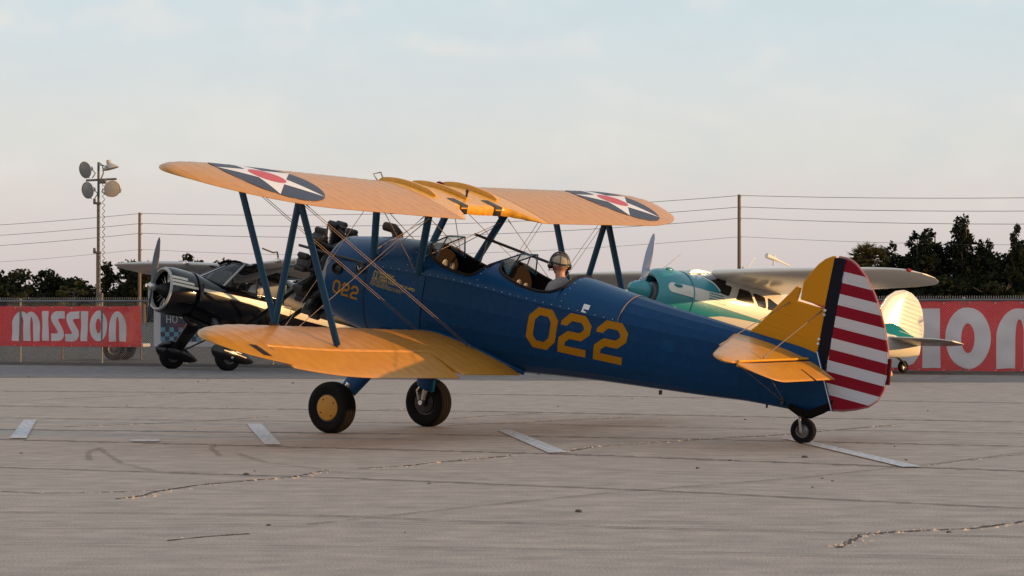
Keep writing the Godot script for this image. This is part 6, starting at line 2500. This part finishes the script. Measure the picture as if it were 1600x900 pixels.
	for sd in [1.0, -1.0]:
		var rws = []
		for i in 25:
			var y = lerpf(1.27, 2.574, pow(i / 24.0, 0.8))
			var row = []
			for k in 19:
				var x = lerpf(spl(LEt, y, 1), spl(TEt, y, 1), k / 18.0)
				row.append(Vector3(x, y, sd * skin.call(x, y)))
			rws.append(row)
		fin.grid(rws, false, false, Vector3(0, 0, sd))
	var fo = ap(t, "fin", fin, cream)
	var ed = MB.new()
	ed.tube(ed_pts, 0.022, 8)
	part(fo, "edge", ed, cream)
	for k in 9:
		var rb = MB.new()
		var y0 = 1.64 + 0.098 * k
		var pth = []
		for i in 8:
			var x = lerpf(5.15, spl(TEt, y0, 1) - 0.05, i / 7.0)
			var y = y0 - 0.05 * (x - 5.15)
			pth.append(Vector3(x, y, skin.call(x, y)))
		rb.tube(pth, 0.009, 5)
		part(fo, "rudder_corrugation", rb, cream)
	var ts = MB.new()
	for s in [1.0, -1.0]:
		ts.lay(PackedVector2Array([Vector2(4.42, 1.60), Vector2(4.70, 1.72), Vector2(4.915, 1.785), Vector2(5.79, 1.565), Vector2(5.5, 1.50), Vector2(4.85, 1.515)]), func(p): return Vector3(p.x, p.y, s * (skin.call(p.x, p.y) + 0.006)), 0.1, Vector3(0, 0, s))
	part(fo, "fin_stripe", ts, mat("teal_matte", lin(0.008, 0.16, 0.19), 0.7, 0.0, 0.12), "stuff")
	var tw = wheel(t, Vector3(5.50, 0.885, 0) - off, Vector3(0, 0, 1), 0.135, 0.05, M.rubber, M.bright_metal)
	var tl = MB.new()
	tl.tube([Vector3(5.15, 1.10, 0), Vector3(5.32, 1.05, 0), Vector3(5.40, 0.98, 0.07), Vector3(5.50, 0.885, 0.07)], 0.028, 6)
	tl.ball(Vector3(5.2, 1.08, 0), Vector3(0.10, 0.05, 0.06))
	ap(t, "tail_leg", tl, M.engine_black)

# ---------------------------------------------------------------- people
# tapered bones joined by a smooth minimum and meshed as surface nets
func sdf_mesh(B: Array, cell: float, k: float) -> ArrayMesh:
	var lo = Vector3.INF
	var hi = -Vector3.INF
	for b in B:
		for e in 2:
			var r: float = b[2 + e] + cell * 2.5
			lo = lo.min(b[e] - Vector3.ONE * r)
			hi = hi.max(b[e] + Vector3.ONE * r)
	var n = Vector3i(((hi - lo) / cell).ceil()) + Vector3i.ONE
	var F = PackedFloat32Array()
	F.resize(n.x * n.y * n.z)
	F.fill(1.0)
	for b in B:
		var a: Vector3 = b[0]
		var d: Vector3 = b[1] - b[0]
		var L = maxf(1e-9, d.length_squared())
		var m: float = maxf(b[2], b[3]) + k + cell * 2.0
		var i0 = Vector3i(((a.min(b[1]) - Vector3.ONE * m - lo) / cell).floor()).clamp(Vector3i.ZERO, n - Vector3i.ONE)
		var i1 = Vector3i(((a.max(b[1]) + Vector3.ONE * m - lo) / cell).ceil()).clamp(Vector3i.ZERO, n - Vector3i.ONE)
		for z in range(i0.z, i1.z + 1):
			for y in range(i0.y, i1.y + 1):
				for x in range(i0.x, i1.x + 1):
					var p = lo + Vector3(x, y, z) * cell - a
					var t = clampf(p.dot(d) / L, 0.0, 1.0)
					var v = (p - d * t).length() - lerpf(b[2], b[3], t)
					var id = (z * n.y + y) * n.x + x
					var f = F[id]
					var h = maxf(k - absf(f - v), 0.0) / k
					F[id] = minf(f, v) - h * h * k * 0.25
	var mb = MB.new()
	var at = {}
	for z in n.z - 1:
		for y in n.y - 1:
			for x in n.x - 1:
				var id = (z * n.y + y) * n.x + x
				var c = [F[id], F[id + 1], F[id + n.x], F[id + n.x + 1], F[id + n.x * n.y], F[id + n.x * n.y + 1], F[id + n.x * n.y + n.x], F[id + n.x * n.y + n.x + 1]]
				var inside = 0
				for q in c:
					if q < 0.0: inside += 1
				if inside == 0 or inside == 8: continue
				var s = Vector3.ZERO
				var cnt = 0
				for e in [[0, 1], [2, 3], [4, 5], [6, 7], [0, 2], [1, 3], [4, 6], [5, 7], [0, 4], [1, 5], [2, 6], [3, 7]]:
					var u: float = c[e[0]]
					var w: float = c[e[1]]
					if (u < 0.0) != (w < 0.0):
						var t = u / (u - w)
						var pa = Vector3(e[0] & 1, (e[0] >> 1) & 1, (e[0] >> 2) & 1)
						var pb = Vector3(e[1] & 1, (e[1] >> 1) & 1, (e[1] >> 2) & 1)
						s += pa.lerp(pb, t)
						cnt += 1
				at[id] = mb.v.size()
				mb.v.append(lo + (Vector3(x, y, z) + s / cnt) * cell)
				mb.uv.append(Vector2.ZERO)
	var st = [1, n.x, n.x * n.y]
	for id in at:
		var f0 = F[id]
		for ax in 3:
			var j: int = id + st[ax]
			if (f0 < 0.0) == (F[j] < 0.0): continue
			var u: int = st[(ax + 1) % 3]
			var w: int = st[(ax + 2) % 3]
			if not (at.has(id - u) and at.has(id - w) and at.has(id - u - w)): continue
			var q = [at[id], at[id - u], at[id - u - w], at[id - w]]
			if f0 < 0.0: mb.ix.append_array([q[0], q[2], q[1], q[0], q[3], q[2]])
			else: mb.ix.append_array([q[0], q[1], q[2], q[0], q[2], q[3]])
	return mb.mesh()

# seated figure facing -x; origin at the hips
func seated_person(called: String, label: String, xf: Transform3D, turn: float, shirt: Material, fine: bool) -> Node3D:
	var t = thing(called, label, "person", xf)
	var R = Basis(Vector3.UP, turn)
	var hc = Vector3(-0.045, 0.72, 0)
	var H = func(p: Vector3) -> Vector3: return Vector3(-0.03, 0.60, 0) + R * (p - Vector3(-0.03, 0.60, 0))
	var skin = []
	# pelvis, trunk, shoulders
	skin.append([Vector3(0.0, 0.02, -0.08), Vector3(0.0, 0.02, 0.08), 0.11, 0.11])
	skin.append([Vector3(0.0, 0.05, 0), Vector3(-0.01, 0.28, 0), 0.115, 0.12])
	skin.append([Vector3(-0.01, 0.30, -0.08), Vector3(-0.01, 0.30, 0.08), 0.11, 0.11])
	skin.append([Vector3(0.0, 0.42, -0.13), Vector3(0.0, 0.42, 0.13), 0.075, 0.075])
	skin.append([Vector3(0.012, 0.505, 0.01), Vector3(0.0, 0.46, 0.14), 0.066, 0.066])
	skin.append([Vector3(0.012, 0.505, -0.01), Vector3(0.0, 0.46, -0.14), 0.066, 0.066])
	skin.append([Vector3(0.005, 0.46, 0), Vector3(-0.025, 0.62, 0), 0.060, 0.056])
	var arms = []
	for s in [1.0, -1.0]:
		var sh = Vector3(0.0, 0.41, 0.185 * s)
		var el = Vector3(-0.09, 0.15, 0.255 * s)
		var wr = Vector3(-0.31, 0.10, (0.10 if s > 0 else 0.07) * s)
		arms.append([sh, el, 0.058, 0.044])
		arms.append([el, wr, 0.043, 0.027])
		# palm, four fingers closed round the grip and a thumb from the palm's side
		var pd = (wr - el).normalized()
		var palm = wr + pd * 0.07
		arms.append([wr, palm, 0.026, 0.03])
		var across = pd.cross(Vector3.UP).normalized()
		for f in 4:
			var k0 = palm + Vector3.UP * (0.026 - 0.018 * f) + pd * 0.01
			var L = [0.034, 0.038, 0.036, 0.028][f]
			var k1 = k0 + pd * L
			var k2 = k1 - across * s * 0.026 + pd * 0.006
			arms.append([k0, k1, 0.0095, 0.009])
			arms.append([k1, k2, 0.009, 0.008])
			arms.append([k2, k2 - pd * 0.022, 0.008, 0.0072])
		var th0 = wr + pd * 0.03 + Vector3.UP * 0.02
		arms.append([th0, th0 + Vector3.UP * 0.022 + pd * 0.03, 0.012, 0.010])
		arms.append([th0 + Vector3.UP * 0.022 + pd * 0.03, th0 + Vector3.UP * 0.026 + pd * 0.056 - across * s * 0.012, 0.010, 0.008])
		# legs run forward into the footwell
		arms.append([Vector3(-0.02, 0.0, 0.09 * s), Vector3(-0.43, 0.07, 0.12 * s), 0.085, 0.06])
		arms.append([Vector3(-0.43, 0.07, 0.12 * s), Vector3(-0.66, -0.24, 0.11 * s), 0.058, 0.042])
		arms.append([Vector3(-0.66, -0.26, 0.11 * s), Vector3(-0.80, -0.28, 0.11 * s), 0.045, 0.035])
	# head
	var head = [[H.call(Vector3(-0.02, 0.735, 0)), H.call(Vector3(-0.075, 0.735, 0)), 0.088, 0.084], [H.call(Vector3(-0.085, 0.69, 0)), H.call(Vector3(-0.10, 0.645, 0)), 0.066, 0.048], [H.call(Vector3(-0.118, 0.633, 0)), H.call(Vector3(-0.128, 0.628, 0)), 0.022, 0.018],
		[H.call(Vector3(-0.150, 0.715, 0)), H.call(Vector3(-0.176, 0.685, 0)), 0.010, 0.014], [H.call(Vector3(-0.148, 0.742, 0.03)), H.call(Vector3(-0.148, 0.742, -0.03)), 0.014, 0.014], [H.call(Vector3(-0.150, 0.654, 0.02)), H.call(Vector3(-0.150, 0.654, -0.02)), 0.009, 0.009]]
	for s in [1.0, -1.0]:
		head.append([H.call(Vector3(-0.045, 0.73, 0.088 * s)), H.call(Vector3(-0.035, 0.69, 0.086 * s)), 0.014, 0.010])
		head.append([H.call(Vector3(-0.12, 0.69, 0.045 * s)), H.call(Vector3(-0.115, 0.68, 0.045 * s)), 0.022, 0.02])
	var cell = 0.010 if fine else 0.016
	part(t, "body", sdf_mesh(skin + arms + head, cell, 0.03), M.skin)
	# shirt with short sleeves, trousers
	var cloth = []
	for i in 6:
		var b: Array = skin[i]
		cloth.append([b[0], b[1], b[2] + 0.014, b[3] + 0.014])
	for s in [1.0, -1.0]:
		var sh = Vector3(0.0, 0.41, 0.185 * s)
		var el = Vector3(-0.09, 0.15, 0.255 * s)
		cloth.append([sh, sh.lerp(el, 0.62), 0.074, 0.070])
		# creases across the back and under the arm
		cloth.append([Vector3(0.10, 0.36, 0.05 * s), Vector3(0.07, 0.20, 0.12 * s), 0.022, 0.02])
		cloth.append([Vector3(0.115, 0.22, 0.02 * s), Vector3(0.10, 0.12, 0.09 * s), 0.022, 0.016])
	part(t, "shirt", sdf_mesh(cloth, cell, 0.028), shirt)
	var tr = []
	for s in [1.0, -1.0]:
		tr.append([Vector3(-0.01, 0.0, 0.08 * s), Vector3(-0.43, 0.07, 0.12 * s), 0.10, 0.074])
		tr.append([Vector3(-0.43, 0.07, 0.12 * s), Vector3(-0.62, -0.20, 0.11 * s), 0.073, 0.06])
	tr.append([Vector3(0, 0.0, -0.08), Vector3(0, 0.0, 0.08), 0.125, 0.125])
	part(t, "trousers", sdf_mesh(tr, 0.02, 0.03), M.cloth_dark)
	# eyes
	for s in [1.0, -1.0]:
		var e = MB.new()
		e.ball(H.call(Vector3(-0.142, 0.722, 0.031 * s)), Vector3.ONE * 0.012, 8)
		part(t, "eye", e, M.star_white)
	t.set_meta("head", H)
	return t

func make_people() -> void:
	mat("skin", lin(0.42, 0.20, 0.13), 0.5)
	mat("shirt_grey", lin(0.21, 0.18, 0.175), 0.9)
	mat("shirt_white", lin(0.66, 0.66, 0.68), 0.9)
	mat("cloth_dark", lin(0.03, 0.03, 0.04), 0.9)
	mat("helmet_tan", lin(0.34, 0.28, 0.21), 0.8, 0.0, 0.2)
	mat("helmet_brown", lin(0.055, 0.042, 0.032), 0.6)
	mat("headset_black", lin(0.012, 0.012, 0.012), 0.35)
	mat("hair_brown", lin(0.05, 0.03, 0.02), 0.7)
	var t = seated_person("person", "pilot in grey shirt, tan flying helmet and headset in the biplane's rear cockpit", body_xf * Transform3D(Basis(Vector3.BACK, 0.10), Vector3(3.345, -0.105, 0.0) - BASE), -0.62, M.shirt_grey, true)
	var H: Callable = t.get_meta("head")
	var R = Basis(Vector3.UP, -0.62)
	# cloth helmet in panels over the skull, open at the face and above the nape
	var c = Vector3(-0.045, 0.735, 0)
	var cap = func(a0: float, a1: float, lift: float) -> MB:
		var mb = MB.new()
		var rows = []
		for i in 13:
			var az = lerpf(a0, a1, i / 12.0)
			var row = []
			for k in 12:
				var el = lerpf(PI / 2, -0.52 + 0.30 * pow(absf(cos(az * 0.5)), 2.0), k / 11.0)
				var r = 1.0
				var q = Vector3(cos(el) * cos(az) * (0.124 + lift), sin(el) * (0.112 + lift), cos(el) * sin(az) * (0.103 + lift))
				row.append(H.call(c + q))
			rows.append(row)
		mb.grid(rows, false, false, Vector3.UP)
		return mb
	part(t, "helmet_panel", cap.call(-2.2, -0.45, 0.0), M.helmet_tan)
	part(t, "helmet_panel", cap.call(-0.45, 0.45, 0.004), M.helmet_tan)
	part(t, "helmet_panel", cap.call(0.45, 2.2, 0.0), M.helmet_tan)
	for a in [-0.45, 0.45]:
		var sm = MB.new()
		var path = []
		for k in 10:
			var el = lerpf(PI / 2, -0.3, k / 9.0)
			path.append(H.call(c + Vector3(cos(el) * cos(a) * 0.128, sin(el) * 0.117, cos(el) * sin(a) * 0.107)))
		sm.tube(path, 0.007, 5)
		part(t, "helmet_seam", sm, M.helmet_brown)
	var top = MB.new()
	var rows = []
	for i in 17:
		var az = TAU * i / 16
		var row = []
		for k in 6:
			var el = lerpf(PI / 2, 0.72 + 0.25 * sin(az * 2.0), k / 5.0)
			row.append(H.call(c + Vector3(cos(el) * cos(az) * 0.129, sin(el) * 0.119, cos(el) * sin(az) * 0.109)))
		rows.append(row)
	top.grid(rows, false, false, Vector3.UP)
	part(t, "helmet_crown", top, M.helmet_brown)
	var st = MB.new()
	var loop = []
	for i in 28:
		var az = TAU * i / 28
		loop.append(H.call(c + Vector3(cos(az) * 0.131, 0.012 - 0.02 * cos(az), sin(az) * 0.110)))
	st.tube(loop, 0.010, 6, false, true)
	part(t, "goggle_strap", st, M.headset_black)
	var hbn = MB.new()
	var arc = []
	for i in 15:
		var a = PI * i / 14
		arc.append(H.call(c + Vector3(-0.02, sin(a) * 0.130, cos(a) * 0.122)))
	hbn.tube(arc, 0.011, 6)
	part(t, "headband", hbn, M.headset_black)
	for s in [1.0, -1.0]:
		var ec = MB.new()
		var p: Vector3 = H.call(c + Vector3(-0.015, -0.03, 0.112 * s))
		ec.lathe([Vector2(0.038, -0.02), Vector2(0.044, -0.012), Vector2(0.044, 0.012), Vector2(0.034, 0.026), Vector2(0.001, 0.03)], Transform3D(R * Basis(Vector3.RIGHT, Vector3(0, 0, s), Vector3(0, -s, 0)), p), 18)
		part(t, "ear_cup", ec, M.headset_black)
		var dot = MB.new()
		dot.ball(p + R * Vector3(0.01, 0.01, 0.03 * s), Vector3.ONE * 0.009, 8)
		part(t, "ear_cup_screw", dot, M.bright_metal)
	var mic = MB.new()
	mic.tube([H.call(Vector3(-0.06, 0.68, 0.12)), H.call(Vector3(-0.13, 0.64, 0.10)), H.call(Vector3(-0.175, 0.645, 0.03))], 0.006, 6)
	mic.ball(H.call(Vector3(-0.178, 0.646, 0.02)), Vector3(0.012, 0.012, 0.018), 8)
	part(t, "microphone", mic, M.headset_black)
	var gg = MB.new()
	for s in [1.0, -1.0]:
		gg.lathe([Vector2(0.036, -0.012), Vector2(0.038, 0.012), Vector2(0.03, 0.018), Vector2(0.001, 0.018)], Transform3D(R * Basis(Vector3(0, 1, 0), Vector3(-1, 0, 0), Vector3(0, 0, 1)), H.call(c + Vector3(-0.125, 0.012, 0.038 * s))), 16)
	part(t, "goggles", gg, M.helmet_brown)
	# the other airplane's pilot
	var th = deg_to_rad(11.0)
	var o2 = Vector3(0.33 * sin(th), -0.33 * cos(th), 0)
	var p2 = seated_person("person", "pilot in white shirt sitting in the black airplane's cabin", tail_dragger_xf(-39, 11, Vector3(-7.45, 0, -59.5)) * Transform3D(Basis.IDENTITY, Vector3(1.10, 1.40, 0.27) - o2), 0.2, M.shirt_white, false)
	var H2: Callable = p2.get_meta("head")
	var hair = MB.new()
	rows = []
	for i in 17:
		var az = TAU * i / 16
		var row = []
		for k in 6:
			var el = lerpf(PI / 2, 0.25 if cos(az) < -0.3 else -0.25, k / 5.0)
			row.append(H2.call(c + Vector3(cos(el) * cos(az) * 0.118, sin(el) * 0.108, cos(el) * sin(az) * 0.098)))
		rows.append(row)
	hair.grid(rows, false, false, Vector3.UP)
	part(p2, "hair", hair, M.hair_brown)

func _ready() -> void:
	set_stage()
	make_ground()
	make_fence()
	mat("dark_metal", lin(0.02, 0.02, 0.02), 0.5, 0.6)
	mat("blade_grey", lin(0.09, 0.095, 0.10), 0.4, 0.3)
	mat("blade_pale", lin(0.30, 0.33, 0.42), 0.4, 0.2)
	mat("hub_yellow", lin(0.50, 0.21, 0.010), 0.4)
	make_tower()
	make_poles()
	make_trees()
	make_biplane()
	make_black_airplane()
	make_teal_airplane()
	make_people()
